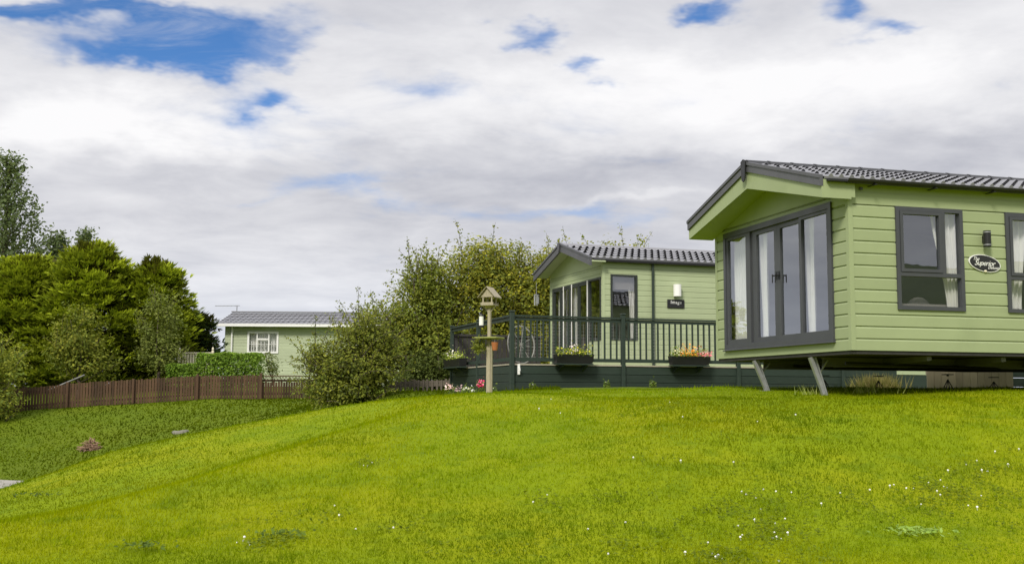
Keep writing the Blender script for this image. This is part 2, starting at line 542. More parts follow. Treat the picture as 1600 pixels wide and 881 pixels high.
# hills behind the photographer (they show in the window panes)
hv, hf = [], []
for i in range(81):
    a = R(-200 + i * 2.75)
    h = 24 + 8 * math.sin(i * .13 + .4) + 4 * math.sin(i * .41) + 1.5 * math.sin(i * 1.3)
    for d, z in ((150, -3), (200, h * .55), (250, h), (340, -3)):
        hv.append((d * math.cos(a), d * math.sin(a), z))
for i in range(80):
    for j in range(3):
        hf.append((i * 4 + j, i * 4 + j + 1, i * 4 + j + 5, i * 4 + j + 4))
tag(link_mesh('hills', hv, hf, material('hill_pasture', (.06, .085, .03), .95, .3, .03), smooth=True), kind='structure')

# path in the dip at the left
pc = [(-60, 50), (-40, 40), (-24, 33), (-17, 30.7), (-13.4, 29.6), (-11, 27.6), (-9.6, 25)]
cp = []
for i in range(len(pc) - 1):
    for t in np.linspace(0, 1, 14, endpoint=False):
        p0, p1, p2, p3 = [np.array(pc[min(max(j, 0), len(pc) - 1)], float) for j in (i - 1, i, i + 1, i + 2)]
        cp.append(.5 * ((2 * p1) + (-p0 + p2) * t + (2 * p0 - 5 * p1 + 4 * p2 - p3) * t * t + (-p0 + 3 * p1 - 3 * p2 + p3) * t ** 3))
cp = np.array(cp)
pv, pf = [], []
NW = 5
for i, p in enumerate(cp):
    d = cp[min(i + 1, len(cp) - 1)] - cp[max(i - 1, 0)]
    nrm = np.array((-d[1], d[0])) / np.hypot(*d)
    for j in range(NW):
        q = p + nrm * (j / (NW - 1) - .5) * 1.7
        pv.append((q[0], q[1], gz(q[0], q[1]) + .03))
for i in range(len(cp) - 1):
    for j in range(NW - 1):
        pf.append((i * NW + j, i * NW + j + 1, (i + 1) * NW + j + 1, (i + 1) * NW + j))
tag(link_mesh('path', pv, pf, M['path'], smooth=True), kind='structure')


# ------------------------------------------------------------------ building helpers
def split_rows(rows, openings):
    """cuts (z0,z1) rows at the openings' heights; yields z0, z1, row index, list of free intervals"""
    zs = sorted({z for o in openings for z in (o[2], o[3])})
    for ri, (r0, r1) in enumerate(rows):
        cuts = [r0] + [z for z in zs if r0 + 1e-4 < z < r1 - 1e-4] + [r1]
        for a, b in zip(cuts[:-1], cuts[1:]):
            yield a, b, r0, r1, [o for o in openings if o[2] < b - 1e-4 and o[3] > a + 1e-4]


def cladding(mb, place, a0, a1, z0, z1, pitch, openings=(), depth=.018, cham=.034):
    """lapped boards; place(a, z, off) -> point, off is measured outwards"""
    rows = []
    z = z0
    while z < z1 - 1e-4:
        rows.append((z, min(z + pitch, z1))); z += pitch
    for a, b, r0, r1, ops in split_rows(rows, openings):
        prof = [(r0, 0.0), (r1 - cham, 0.0), (r1 - cham * .25, -depth), (r1, -depth)]
        full = (r1 - r0) > cham * 1.5
        pts = [(a, None)] + [(q, None) for q, _ in prof if a + 1e-5 < q < b - 1e-5] + [(b, None)]

        def off(q):
            if not full: return 0.0
            return float(np.interp(q, [p[0] for p in prof], [p[1] for p in prof]))
        segs = []
        cur = a0
        for o in sorted(ops):
            if o[0] > cur: segs.append((cur, min(o[0], a1)))
            cur = max(cur, o[1])
        if cur < a1: segs.append((cur, a1))
        zz = [p[0] for p in pts]
        for s0, s1 in segs:
            vs = []
            if a <= r0 + 1e-5: vs += [place(s0, a, -depth), place(s1, a, -depth)]
            for q in zz: vs += [place(s0, q, off(q)), place(s1, q, off(q))]
            mb.add(vs, [(2 * i, 2 * i + 1, 2 * i + 3, 2 * i + 2) for i in range(len(vs) // 2 - 1)])


def lining(mb, place, a0, a1, z0, z1, openings=(), off=-.09):
    for a, b, r0, r1, ops in split_rows([(z0, z1)], openings):
        cur = a0
        for o in sorted(ops) + [(a1, a1, 0, 0)]:
            if o[0] > cur:
                mb.add([place(cur, a, off), place(o[0], a, off), place(o[0], b, off), place(cur, b, off)], [(0, 1, 2, 3)])
            cur = max(cur, o[1])


def tiles(mb, x0, x1, ridge, eave, w=.16, rows=6, amp=.042):
    """pressed metal tiles; ridge / eave = (y, z); waves across x, steps down the slope"""
    ry, rz = ridge; ey, ez = eave
    L = math.hypot(ey - ry, ez - rz)
    dy_, dz_ = (ey - ry) / L, (ez - rz) / L
    ny_, nz_ = (-dz_, dy_) if dy_ > 0 else (dz_, -dy_)
    if nz_ < 0: ny_, nz_ = -ny_, -nz_
    per = 8
    n = int((x1 - x0) / w * per)
    xs = [x0 + (x1 - x0) * i / n for i in range(n + 1)]
    wave = [max(0.0, math.cos(2 * math.pi * x / w)) ** .6 for x in xs]
    prof = []
    for r in range(rows):
        s0, s1 = L * r / rows, L * (r + 1) / rows
        if r: prof += [(s0 - .16, 0.0, -.02), (s0 + .03, .10, .0)]
        else: prof += [(0.0, .3, 0.0)]
        prof += [(s0 + (s1 - s0) * .55, .55, .4), (s1, 1.0, 1.0)]
    vs, fs = [], []
    for (sd, ka, kb) in prof:
        for x, wv_ in zip(xs, wave):
            h = .014 + amp * wv_ * ka + .016 * kb
            vs.append((x, ry + dy_ * sd + ny_ * h, rz + dz_ * sd + nz_ * h))
    m_ = n + 1
    for i in range(len(prof) - 1):
        for j in range(n):
            fs.append((i * m_ + j, i * m_ + j + 1, (i + 1) * m_ + j + 1, (i + 1) * m_ + j))
    b = len(prof) - 1
    base = len(vs)
    for x in xs: vs.append((x, ey, ez))
    for j in range(n): fs.append((b * m_ + j, b * m_ + j + 1, base + j + 1, base + j))
    mb.add(vs, fs)


def text_mesh(name, body, size, mat, parent, loc, rot, shear=0.0, ext=.003, space=1.0):
    cu = bpy.data.curves.new('lettering_curve', 'FONT')
    cu.body = body; cu.size = size; cu.extrude = ext; cu.shear = shear; cu.align_x = 'CENTER'; cu.align_y = 'CENTER'
    cu.space_character = space
    t = bpy.data.objects.new('lettering_curve', cu)
    me = bpy.data.meshes.new_from_object(t)
    bpy.data.objects.remove(t); bpy.data.curves.remove(cu)
    me.materials.clear(); me.materials.append(mat)
    o = bpy.data.objects.new(name, me)
    COL.objects.link(o)
    o.parent = parent; o.location = loc; o.rotation_euler = rot
    return o


def curtain(parent, place, a0, a1, z0, z1, depth=.13, tie=None, waves=.09, amp=.03, name='curtain', b0=None, b1=None):
    """hanging folds; bottom edge may be gathered to b0..b1"""
    b0 = a0 if b0 is None else b0
    b1 = a1 if b1 is None else b1
    nu, nv = max(int((a1 - a0) / waves * 8), 10), 14
    vs, fs = [], []
    for j in range(nv + 1):
        t = j / nv
        e = t * t * (3 - 2 * t)
        for i in range(nu + 1):
            s_ = i / nu
            a = (a0 + (a1 - a0) * s_) * (1 - e) + (b0 + (b1 - b0) * s_) * e
            vs.append(place(a, z1 + (z0 - z1) * t, -depth + amp * math.sin(s_ * (a1 - a0) / waves * 2 * math.pi + .8 * t) + .012 * math.sin(7 * s_ + 5 * t)))
    for j in range(nv):
        for i in range(nu):
            fs.append((j * (nu + 1) + i, j * (nu + 1) + i + 1, (j + 1) * (nu + 1) + i + 1, (j + 1) * (nu + 1) + i))
    return link_mesh(name, vs, fs, M['curtain'], parent, smooth=True)


def frame_rect(mb, place, a0, a1, z0, z1, wd, o0, o1, wl=None, wr=None, wt=None, wb=None):
    """rectangular frame as four butted bars between offsets o0 and o1"""
    wl, wr, wt, wb = [wd if q is None else q for q in (wl, wr, wt, wb)]

    def slab(p0, p1, q0, q1):
        vs = [place(p, q, o) for o in (o0, o1) for q in (q0, q1) for p in (p0, p1)]
        mb.add(vs, [(0, 2, 3, 1), (4, 5, 7, 6), (0, 1, 5, 4), (2, 6, 7, 3), (0, 4, 6, 2), (1, 3, 7, 5)])
    slab(a0, a1, z1 - wt, z1); slab(a0, a1, z0, z0 + wb)
    slab(a0, a0 + wl, z0 + wb, z1 - wt); slab(a1 - wr, a1, z0 + wb, z1 - wt)
    return slab


def pane(parent, place, a0, a1, z0, z1, off, mat=None, name='pane'):
    vs = [place(a0, z0, off), place(a1, z0, off), place(a1, z1, off), place(a0, z1, off)]
    return link_mesh(name, vs, [(0, 1, 2, 3)], mat or M['glass'], parent)


# ------------------------------------------------------------------ the caravan on the mound
CX = (4.577, 14.876, .612)
CYAW = .2695
car = empty('static_caravan', CX, CYAW, 'sage green static caravan with big grey sliding patio door, raised on legs on the grass', 'caravan')
CW, CL, PIT = 4.08, 11.0, .1665
side = lambda a, z, o: (a, -o, z)
front = lambda a, z, o: (-o, a, z)
D0, D1, DZ0, DZ1 = .405, 3.735, .137, 2.085
W1 = (.725, 1.802, .563, 1.99)
W2 = (2.514, 3.591, .563, 1.99)
RZ, EZ = 2.872, 2.285        # underside of the ridge, and of the roof edge
OH, OV = .07, .451
roofz = lambda y: RZ - abs(y - CW / 2) * (RZ - EZ) / (CW / 2 + OH)

mb = MB()
cladding(mb, side, .065, CL, 0, 12 * PIT, PIT, [W1, W2])
cladding(mb, front, .065, CW, 0, 13 * PIT, PIT, [(D0, D1, DZ0, DZ1)])
zt, zg = 12 * PIT, 13 * PIT
mb.add([(.065, 0, zt), (CL, 0, zt), (CL, 0, zt + .158), (.065, 0, zt + .158)], [(0, 1, 2, 3)])
mb.add([(.065, .012, zt + .158), (CL, .012, zt + .158), (CL, .012, 2.33), (.065, .012, 2.33), (.065, 0, zt + .158), (CL, 0, zt + .158)], [(0, 1, 2, 3), (4, 5, 1, 0)])
mb.add([(0, 0.0, zg), (0, CW, zg), (0, CW, roofz(CW)), (0, CW / 2, RZ), (0, 0, roofz(0))], [(0, 1, 2, 3, 4)])
mb.add([(CL, 0, 0), (CL, CW, 0), (CL, CW, roofz(CW)), (CL, CW / 2, RZ), (CL, 0, roofz(0))], [(4, 3, 2, 1, 0)])
mb.add([(0, CW, 0), (CL, CW, 0), (CL, CW, 2.33), (0, CW, 2.33)], [(3, 2, 1, 0)])
mb.build('wall', M['green'], car)
MB().prism([(-.008, -.008), (.062, -.008), (.062, .0), (0, 0), (0, .062), (-.008, .062)], 2, 0, 2.25).build('corner_trim', M['green'], car)
MB().box(-.008, 0, CW - .06, CW + .006, 0, 2.2).build('corner_trim', M['green'], car)
mb = MB()
lining(mb, side, .1, CL, .04, 2.3, [W1, W2])
lining(mb, front, .1, CW, .04, 2.3, [(D0, D1, DZ0, DZ1)])
mb.add([(.1, CW - .1, .04), (5.5, CW - .1, .04), (5.5, CW - .1, 2.3), (.1, CW - .1, 2.3)], [(0, 1, 2, 3)])
mb.add([(5.5, .1, .04), (5.5, CW - .1, .04), (5.5, CW - .1, 2.3), (5.5, .1, 2.3)], [(0, 1, 2, 3)])
mb.add([(.1, .1, 2.3), (5.5, .1, 2.3), (5.5, CW - .1, 2.3), (.1, CW - .1, 2.3)], [(0, 1, 2, 3)])
mb.build('interior_lining', M['room'], car)
MB().box(.02, CL - .02, .02, CW - .02, -.05, .05).build('floor_slab', M['under'], car)
MB().box(.1, 5.5, .1, CW - .1, .052, .07).build('carpet', M['roomfloor'], car)

mb = MB()
tiles(mb, -OV + .03, CL + .2, (CW / 2, RZ + .03), (-OH - .03, EZ + .015))
tiles(mb, -OV + .03, CL + .2, (CW / 2, RZ + .03), (CW + OH + .03, EZ + .015))
rf = mb.build('roof', M['tile'], car)
mb = MB()
x = -OV - .01
while x < CL + .2:
    mb.prism([(CW / 2 - .11, RZ + .045), (CW / 2 - .05, RZ + .10), (CW / 2, RZ + .118), (CW / 2 + .05, RZ + .10), (CW / 2 + .11, RZ + .045)], 0, x, x + .36)
    mb.prism([(CW / 2 - .115, RZ + .045), (CW / 2 - .054, RZ + .106), (CW / 2, RZ + .125), (CW / 2 + .054, RZ + .106), (CW / 2 + .115, RZ + .045)], 0, x + .361, x + .40)
    x += .402
mb.build('ridge_cap', M['black'], rf)
# gable: barge boards, green fascia, soffit, finial
mb = MB(); mf = MB(); ms = MB()
for sg in (-1, 1):
    e = CW / 2 + sg * (CW / 2 + OH + .02)
    ze = EZ - .02
    for (h0, h1, dxx) in ((.012, .058, .045), (-.098, .011, .028)):
        q = [(CW / 2, RZ + h0 + .03), (CW / 2, RZ + h1 + .03), (e, ze + h1 + .03), (e, ze + h0 + .03)]
        mb.prism(q, 0, -OV - dxx, -OV + .02)
    q = [(CW / 2, RZ - .070), (e, ze - .070), (e, ze - .225), (CW / 2, RZ - .33)]
    mf.prism(q, 0, -OV, -OV + .025)
    ms.prism([(CW / 2, RZ - .235), (CW / 2, RZ - .21), (e, ze - .20), (e, ze - .225)], 0, -OV + .026, -.003)
    yb0, yb1 = (e, e - sg * .02)
    ms.box(-OV + .026, .055, min(yb0, yb1), max(yb0, yb1), ze - .20, ze + .03)
ba = mb.build('barge_board', M['barge'], car)
mf.build('fascia', M['green'], car)
ms.build('soffit', M['green'], car)
MB().prism([(CW / 2 - .05, RZ - .2), (CW / 2, RZ - .235), (CW / 2 + .05, RZ - .2), (CW / 2 + .075, RZ + .09), (CW / 2, RZ + .12), (CW / 2 - .075, RZ + .09)], 0, -OV - .065, -OV - .047).build('finial', M['black'], ba)
# gutter
mb = MB()
arc = [(-OH - .065 + .058 * math.cos(t), EZ + .02 + .058 * math.sin(t)) for t in np.linspace(math.pi, 2 * math.pi, 7)]
arc2 = [(-OH - .065 + .05 * math.cos(t), EZ + .022 + .05 * math.sin(t)) for t in np.linspace(2 * math.pi, math.pi, 7)]
mb.prism(arc + arc2, 0, -.10, CL + .1)
mb.box(-.39, -.102, -OH - .10, -OH - .03, EZ - .03, EZ + .01, .006)
xx = .3
while xx < CL:
    mb.box(xx, xx + .03, -OH - .128, -.014, EZ - .05, EZ - .038); xx += .95
mb.build('gutter', M['black'], car)
MB().box(.17, .215, -.04, -.009, 2.185, 2.225, .006).build('vent_cowl', M['grey'], car)

# patio door
door = MB()
slab = frame_rect(door, front, D0, D1, DZ0, DZ1, .075, -.075, .028, wt=.085, wb=.085)
dobj = door.build('patio_door', M['grey'], car)
panes = [(.542, 1.228, False), (1.352, 1.905, True), (2.09, 2.655, True), (2.965, 3.605, False)]
bounds = [(D0 + .076, 1.289), (1.291, 2.004), (2.006, 2.82), (2.822, D1 - .076)]
for (p0, p1, mv), (b0, b1) in zip(panes, bounds):
    o0, o1 = (-.068, -.018) if mv else (-.045, .012)
    mb = MB()
    zb, zt_ = DZ0 + .086, DZ1 - .086
    frame_rect(mb, front, b0, b1, zb, zt_, .06, o0, o1, wl=p0 - b0, wr=b1 - p1, wb=.075, wt=.07 if mv else .045)
    sash = mb.build('sash', M['grey'], dobj)
    pane(sash, front, p0, p1, zb + .075, zt_ - (.07 if mv else .045), (o0 + o1) / 2)
    if mv:
        hb = MB()
        yh = 2.04 if p0 > 2 else 1.955
        hb.box(.018, .030, yh - .045, yh + .03, 1.14, 1.28, .004).box(-.045, .018, yh - .018, yh + .0, 1.20, 1.22)
        hb.box(-.057, -.0455, yh - .02, yh + .002, 1.10, 1.23, .004)
        hb.build('handle', M['black'], sash)
MB().box(-.055, .0, D0 - .02, D1 + .02, DZ0 - .022, DZ0 - .002, .004).build('threshold', M['grey'], dobj)
curtain(car, front, 2.85, 3.66, .12, 2.05, .15, b0=3.1, b1=3.66)
curtain(car, front, .43, .70, .12, 2.05, .17, b0=.43, b1=.58)
curtain(car, front, 1.12, 1.36, .12, 2.05, .15, b0=1.14, b1=1.34)
curtain(car, front, 2.52, 2.72, .12, 2.05, .15, b0=2.54, b1=2.7)


def window(parent, place, wd, split, tran, frame_m, glass_m, bw=.055, left_sash=True, proud=.026, name='window', white_in=False):
    a0, a1, z0, z1 = wd
    mb = MB()
    slab = frame_rect(mb, place, a0, a1, z0, z1, bw, -.07, proud)
    zt = z0 + (z1 - z0) * tran
    at_ = a0 + (a1 - a0) * split
    slab(a0 + bw, a1 - bw, zt - .028, zt + .028)
    slab(at_ - .028, at_ + .028, zt + .028, z1 - bw)
    w = mb.build(name, frame_m, parent)
    mb = MB()
    frame_rect(mb, place, a0 + bw + .004, at_ - .032, zt + .032, z1 - bw - .004, .045, -.03, proud + .012)
    sh = mb.build('sash', frame_m, w)
    pane(sh, place, a0 + bw + .049, at_ - .077, zt + .077, z1 - bw - .049, 0.0, glass_m)
    pane(w, place, at_ + .028, a1 - bw, zt + .028, z1 - bw, -.02, glass_m)
    pane(w, place, a0 + bw, a1 - bw, z0 + bw, zt - .028, -.02, glass_m)
    return w


window(car, side, W1, .70, .345, M['grey'], M['glass2'])
window(car, side, W2, .70, .345, M['grey'], M['glass2'])
curtain(car, side, W1[0] + .66, W1[1] + .02, .5, 2.02, .14, b0=W1[0] + .90, b1=W1[1] + .02)
curtain(car, side, W1[0] - .02, W1[0] + .16, .5, 2.02, .17, b0=W1[0] - .02, b1=W1[0] + .1)
curtain(car, side, W2[0] - .02, W2[0] + .5, .5, 2.02, .17, b0=W2[0] - .02, b1=W2[0] + .4)

# wall light and name plaque
mb = MB()
mb.tube([(2.145, -.085, 1.475), (2.145, -.085, 1.70)], .052, 16)
mb.box(2.125, 2.165, -.06, -.004, 1.54, 1.64)
wl_ = mb.build('wall_light', M['black'], car, smooth=False)
for z in (1.495, 1.672): MB().tube([(2.145, -.085, z), (2.145, -.085, z + .012)], .0545, 16).build('ring', M['steel'], wl_)
pts = []
for i in range(48):
    t = 2 * math.pi * i / 48
    rx, rz_ = .238, .114
    wob_ = 1 + .05 * math.sin(2 * t + 2.4)
    pts.append((2.145 + rx * wob_ * math.cos(t), 1.248 + rz_ * wob_ * math.sin(t) - .02 * math.cos(t)))
mb = MB().prism([((p[0] - 2.145) * 1.06 + 2.145, (p[1] - 1.248) * 1.10 + 1.248) for p in pts], 1, -.018, -.004)
pl = mb.build('name_plaque', M['white'], car)
tag(pl, 'oval black name plaque with a white edge and white script')
MB().prism(pts, 1, -.022, -.0185).build('plaque_face', M['sign_black'], pl)
ry = (R(90), R(1.5), 0)
text_mesh('lettering', 'The', .066, M['letter'], pl, (1.995, -.024, 1.308), ry, .45, .001)
text_mesh('lettering', 'Superior', .104, M['letter'], pl, (2.135, -.024, 1.248), ry, .45, .001, .92)
text_mesh('lettering', 'Deluxe', .06, M['letter'], pl, (2.275, -.024, 1.188), ry, .45, .001)
MB().ball((2.15, -.022, 1.138), .022, 12, 8, (1.1, .3, .8)).build('badge', M['cream'], pl)

# chassis
mb = MB()
for y in (1.15, CW - 1.15):
    mb.box(.25, CL - .3, y - .035, y + .035, -.085, -.061).box(.25, CL - .3, y - .006, y + .006, -.175, -.086).box(.25, CL - .3, y - .035, y + .035, -.195, -.176)
mb.build('chassis', M['beam'], car)
for x in np.arange(1.25, CL, 1.22):
    mb = MB()
    mb.prism([(.12, -.062), (CW - .12, -.062), (CW - .12, -.10), (CW - 1.19, -.17), (1.19, -.17), (.12, -.125)], 0, x, x + .03)
    mb.box(x + .031, x + .07, .12, CW - .12, -.074, -.062).box(x + .031, x + .075, .12, .135, -.12, -.075)
    mb.build('outrigger', M['beam'], car)
mb = MB()
mb.tube([(6.6, .7, -.3), (6.6, CW - .7, -.3)], .045, 8)
for (xa, ya, xb, yb) in ((.4, .8, 6.4, 1.5), (.6, 2.6, 6.4, 1.9), (1.2, 1.8, 5.5, 2.3)):
    mb.tube([(xa, ya, -.15), ((xa + xb) / 2, (ya + yb) / 2, -.20), (xb, yb, -.18)], .022, 8)
mb.build('drain_pipe', M['black'], car)
for y in (.75, CW - .75):
    mb = MB()
    mb.tube([(6.6, y - .09, -.32), (6.6, y + .09, -.32)], .27, 20)
    mb.build('wheel', M['black'], car)
for yb, zb in ((1.1, -.60), (2.8, -.52)):
    mb = MB()
    mb.bar((.02, yb, -.062), (.21, yb - .05, zb - .03), .055, .055, (0, 1, 0))
    mb.bar((.08, yb, -.062), (.235, yb - .05, zb - .03), .02, .09, (0, 1, 0))
    mb.box(.13, .30, yb - .14, yb + .04, zb - .045, zb - .015)
    mb.bar((.30, yb, -.1), (.12, yb - .02, zb * .55), .018)
    tag(mb.build('leg', M['steel'], car), 'slanting galvanised corner leg')
for (x, y) in ((2.35, 1.15), (2.35, CW - 1.15), (4.6, 1.15), (4.6, CW - 1.15), (1.35, CW - 1.15)):
    wx = CX[0] + x * math.cos(CYAW) - y * math.sin(CYAW); wy = CX[1] + x * math.sin(CYAW) + y * math.cos(CYAW)
    zb = gz(wx, wy) - CX[2]
    mb = MB()
    mb.tube([(x, y, -.28), (x, y, zb * .6)], .018, 8)
    for t in (0, 1.57, 3.14, 4.71):
        mb.bar((x, y, -.36), (x + .09 * math.cos(t + .6), y + .09 * math.sin(t + .6), zb - .01), .011)
    mb.box(x - .06, x + .06, y - .06, y + .06, -.295, -.281)
    mb.build('axle_stand', M['black'], car)

# sofa and lamp inside the caravan
so = empty('sofa', (CX[0] + 1.6 * math.cos(CYAW) - .6 * math.sin(CYAW), CX[1] + 1.6 * math.sin(CYAW) + .6 * math.cos(CYAW), CX[2] + .07), CYAW, 'grey sofa inside the raised caravan, seen through its side window', 'sofa')
MB().box(-1.1, 1.3, -.35, .45, 0, .42, .05).build('seat', M['sofa'], so)
MB().box(-1.1, 1.3, -.42, -.355, .0, .60, .03).build('backrest', M['sofa'], so)
for x, h_ in ((-.75, .74), (-.28, .70), (.55, .76)):
    MB().ball((x, -.24, h_ - .22), .23, 14, 10, (1.0, .34, 1.0)).build('cushion', M['curtain'] if x > 0 else M['sofa'], so)

# ------------------------------------------------------------------ second caravan with the veranda
SX = (2.238, 27.13, 1.103)
SYAW = .3128
sec = empty('static_caravan', SX, SYAW, 'pale green static caravan standing behind the dark green veranda', 'caravan')
SW, SL, SB = 3.794, 9.5, -.55
SR, SE = 2.755, 2.185
SOH, SOV = .20, .397
sroof = lambda y: SR - abs(y - SW / 2) * (SR - SE) / (SW / 2 + SOH)
GL = (.10, 3.58, .235, 1.80)
SWN = (.208, .928, .24, 1.865)
mb = MB()
cladding(mb, side, .065, SL, SB + .02, 2.21, .1345, [SWN], .012, .024)
dz_ = -.38
cladding(mb, front, .065, SW, SB + .02, 2.08, .1345, [(.93, 3.58, dz_, 1.80), (.10, .931, .235, 1.80)], .012, .024)
mb.add([(0, 0, 2.08), (0, SW, 2.08), (0, SW, sroof(SW)), (0, SW / 2, SR), (0, 0, sroof(0))], [(0, 1, 2, 3, 4)])
mb.add([(SL, 0, SB), (SL, SW, SB), (SL, SW, sroof(SW)), (SL, SW / 2, SR), (SL, 0, sroof(0))], [(4, 3, 2, 1, 0)])
mb.add([(0, SW, SB), (SL, SW, SB), (SL, SW, 2.2), (0, SW, 2.2)], [(3, 2, 1, 0)])
mb.build('wall', M['green2'], sec)
MB().prism([(-.008, -.008), (.062, -.008), (.062, .0), (0, 0), (0, .062), (-.008, .062)], 2, SB, 2.16).build('corner_trim', M['green2'], sec)
MB().box(-.008, 0, SW - .06, SW + .006, SB, 2.15).build('corner_trim', M['green2'], sec)
mb = MB()
lining(mb, side, .1, 5, -.4, 2.1, [SWN])
lining(mb, front, .1, SW, -.4, 2.1, [(.93, 3.58, dz_, 1.80), (.10, .931, .235, 1.80)])
mb.add([(.1, SW - .1, -.4), (5, SW - .1, -.4), (5, SW - .1, 2.1), (.1, SW - .1, 2.1)], [(0, 1, 2, 3)])
mb.add([(5, .1, -.4), (5, SW - .1, -.4), (5, SW - .1, 2.1), (5, .1, 2.1)], [(0, 1, 2, 3)])
mb.add([(.1, .1, 2.1), (5, .1, 2.1), (5, SW - .1, 2.1), (.1, SW - .1, 2.1)], [(0, 1, 2, 3)])
mb.build('interior_lining', M['room'], sec)
MB().box(.1, 5, .1, SW - .1, -.45, -.395).build('carpet', M['roomfloor'], sec)
mb = MB()
tiles(mb, -SOV + .03, SL + .2, (SW / 2, SR + .03), (-.09, SE + .045), w=.185, rows=5, amp=.05)
tiles(mb, -SOV + .03, SL + .2, (SW / 2, SR + .03), (SW + SOH, SE + .015), w=.185, rows=5, amp=.05)
rf = mb.build('roof', M['tile'], sec)
MB().prism([(SW / 2 - .10, SR + .04), (SW / 2 - .05, SR + .09), (SW / 2, SR + .105), (SW / 2 + .05, SR + .09), (SW / 2 + .10, SR + .04)], 0, -SOV, SL + .2).build('ridge_cap', M['tile'], rf)
mb = MB(); ms = MB()
for sg in (-1, 1):
    e = SW / 2 + sg * (SW / 2 + SOH + .02)
    ze = SE - .02
    for (h0, h1, dxx) in ((.02, .07, .05), (-.155, .019, .03)):
        mb.prism([(SW / 2, SR + h0 + .03), (SW / 2, SR + h1 + .03), (e, ze + h1 + .03), (e, ze + h0 + .03)], 0, -SOV - dxx, -SOV + .02)
    ms.prism([(SW / 2, SR - .03), (SW / 2, SR - .005), (e, ze - .005), (e, ze - .03)], 0, -SOV + .021, -.003)
ba = mb.build('barge_board', M['barge'], sec)
ms.build('soffit', M['green2'], sec)
MB().prism([(SW / 2 - .05, SR - .10), (SW / 2, SR - .14), (SW / 2 + .05, SR - .10), (SW / 2 + .08, SR + .09), (SW / 2, SR + .115), (SW / 2 - .08, SR + .09)], 0, -SOV - .075, -SOV - .052).build('finial', M['barge'], ba)
mb = MB()
mb.box(-.30, SL + .1, -.165, -.08, SE - .035, SE + .035, .012)
mb.box(.0, SL, -.079, -.013, SE - .01, SE + .0)
mb.build('gutter', M['black'], sec)
MB().tube([(1.335, -.055, SE - .03), (1.335, -.055, SB + .1)], .034, 10).build('downpipe', M['deck'], sec)
# glazed front
mb = MB()
frame_rect(mb, front, .93, 3.58, dz_, 1.80, .05, -.06, .02)
gd = mb.build('patio_door', M['dkframe'], sec)
edges = [.98, 1.63, 2.29, 2.95, 3.53]
for i in range(4):
    mb = MB()
    frame_rect(mb, front, edges[i] + .002, edges[i + 1] - .002, dz_ + .052, 1.748, .05, -.045, .008 + .008 * (i % 2))
    sh = mb.build('sash', M['dkframe'], gd)
    pane(sh, front, edges[i] + .052, edges[i + 1] - .052, dz_ + .102, 1.698, -.02, M['glass2'])
for yy in (.955, 2.68, 2.07):
    MB().box(-.034, -.022, yy - .02, yy + .02, dz_ + .03, 1.79).build('white_strip', M['white'], gd)
mb = MB()
frame_rect(mb, front, .10, .925, .235, 1.80, .05, -.06, .02)
sl = mb.build('side_light', M['dkframe'], sec)
pane(sl, front, .15, .875, .285, 1.75, -.02, M['glass2'])
mb = MB()
frame_rect(mb, side, *SWN, .05, -.06, .022)
w = mb.build('window', M['dkframe'], sec)
pane(w, side, SWN[0] + .05, SWN[1] - .05, SWN[2] + .05, SWN[3] - .05, -.02, M['glass2'])
curtain(sec, side, .74, .95, .2, 1.82, .14, b0=.80, b1=.95, waves=.06)
curtain(sec, front, 3.0, 3.5, -.36, 1.75, .17, b0=3.12, b1=3.5)
curtain(sec, front, 2.1, 2.4, -.36, 1.75, .17, b0=2.15, b1=2.35)
# half-drawn blind
MB().box(.26, .88, .10, .115, 1.50, 1.80).build('blind', M['sofa'], sec)
# wall lamp and house sign
mb = MB().tube([(1.985, -.10, 1.36), (1.985, -.10, 1.66)], .10, 16).box(1.93, 2.04, -.05, -.003, 1.4, 1.6)
mb.build('wall_light', M['white'], sec)
hs = MB().box(1.745, 2.215, -.03, -.004, 1.075, 1.285, .004).build('house_sign', M['sign_black'], sec)
tag(hs, 'small dark sign with white letters under the wall lamp')
text_mesh('lettering', 'Image', .12, M['letter'], hs, (1.98, -.033, 1.215), (R(90), 0, 0), .1, .001, 1.12)
# dark skirting below
MB().box(-.02, SL, -.03, -.005, -1.0, SB + .0).build('skirting', M['deck'], sec)

# ------------------------------------------------------------------ veranda
ver = empty('veranda', SX, SYAW, 'dark green timber veranda with railings in front of the pale green caravan', 'veranda')
VX0, VY0, VX1, VY1 = -2.785, -1.338, 7.5, 3.95
FZ = -.415
toW = lambda x, y: (SX[0] + x * math.cos(SYAW) - y * math.sin(SYAW), SX[1] + x * math.sin(SYAW) + y * math.cos(SYAW))
vg = lambda x, y: gz(*toW(x, y)) - SX[2]
mb = MB()
y = VY0 - .03
while y < -.05:
    mb.box(VX0 - .03, VX1, y, y + .115, FZ - .03, FZ); y += .12
while y < VY1 + .02:
    mb.box(VX0 - .03, -.03, y, y + .115, FZ - .03, FZ); y += .12
mb.build('floor', M['deckfloor'], ver)
mb = MB()
for i in range(4):
    z1_ = FZ - .045 - i * .185
    mb.box(VX0 + .05, VX1, VY0 - .012 + .004 * (i % 2), VY0 + .02, z1_ - .178, z1_, .006)
mb.box(VX0 + .05, VX1, VY0 + .021, VY0 + .03, FZ - .8, FZ - .035)
mb.build('front_skirt', M['deck'], ver)
mb = MB()
for i in range(4):
    z1_ = FZ - .045 - i * .185
    mb.box(VX0 - .012 + .004 * (i % 2), VX0 + .02, VY0 + .05, VY1, z1_ - .178, z1_, .006)
mb.box(VX0 + .021, VX0 + .03, VY0 + .05, VY1, FZ - .8, FZ - .035)
mb.build('side_skirt', M['deck'], ver)
HZ = .69
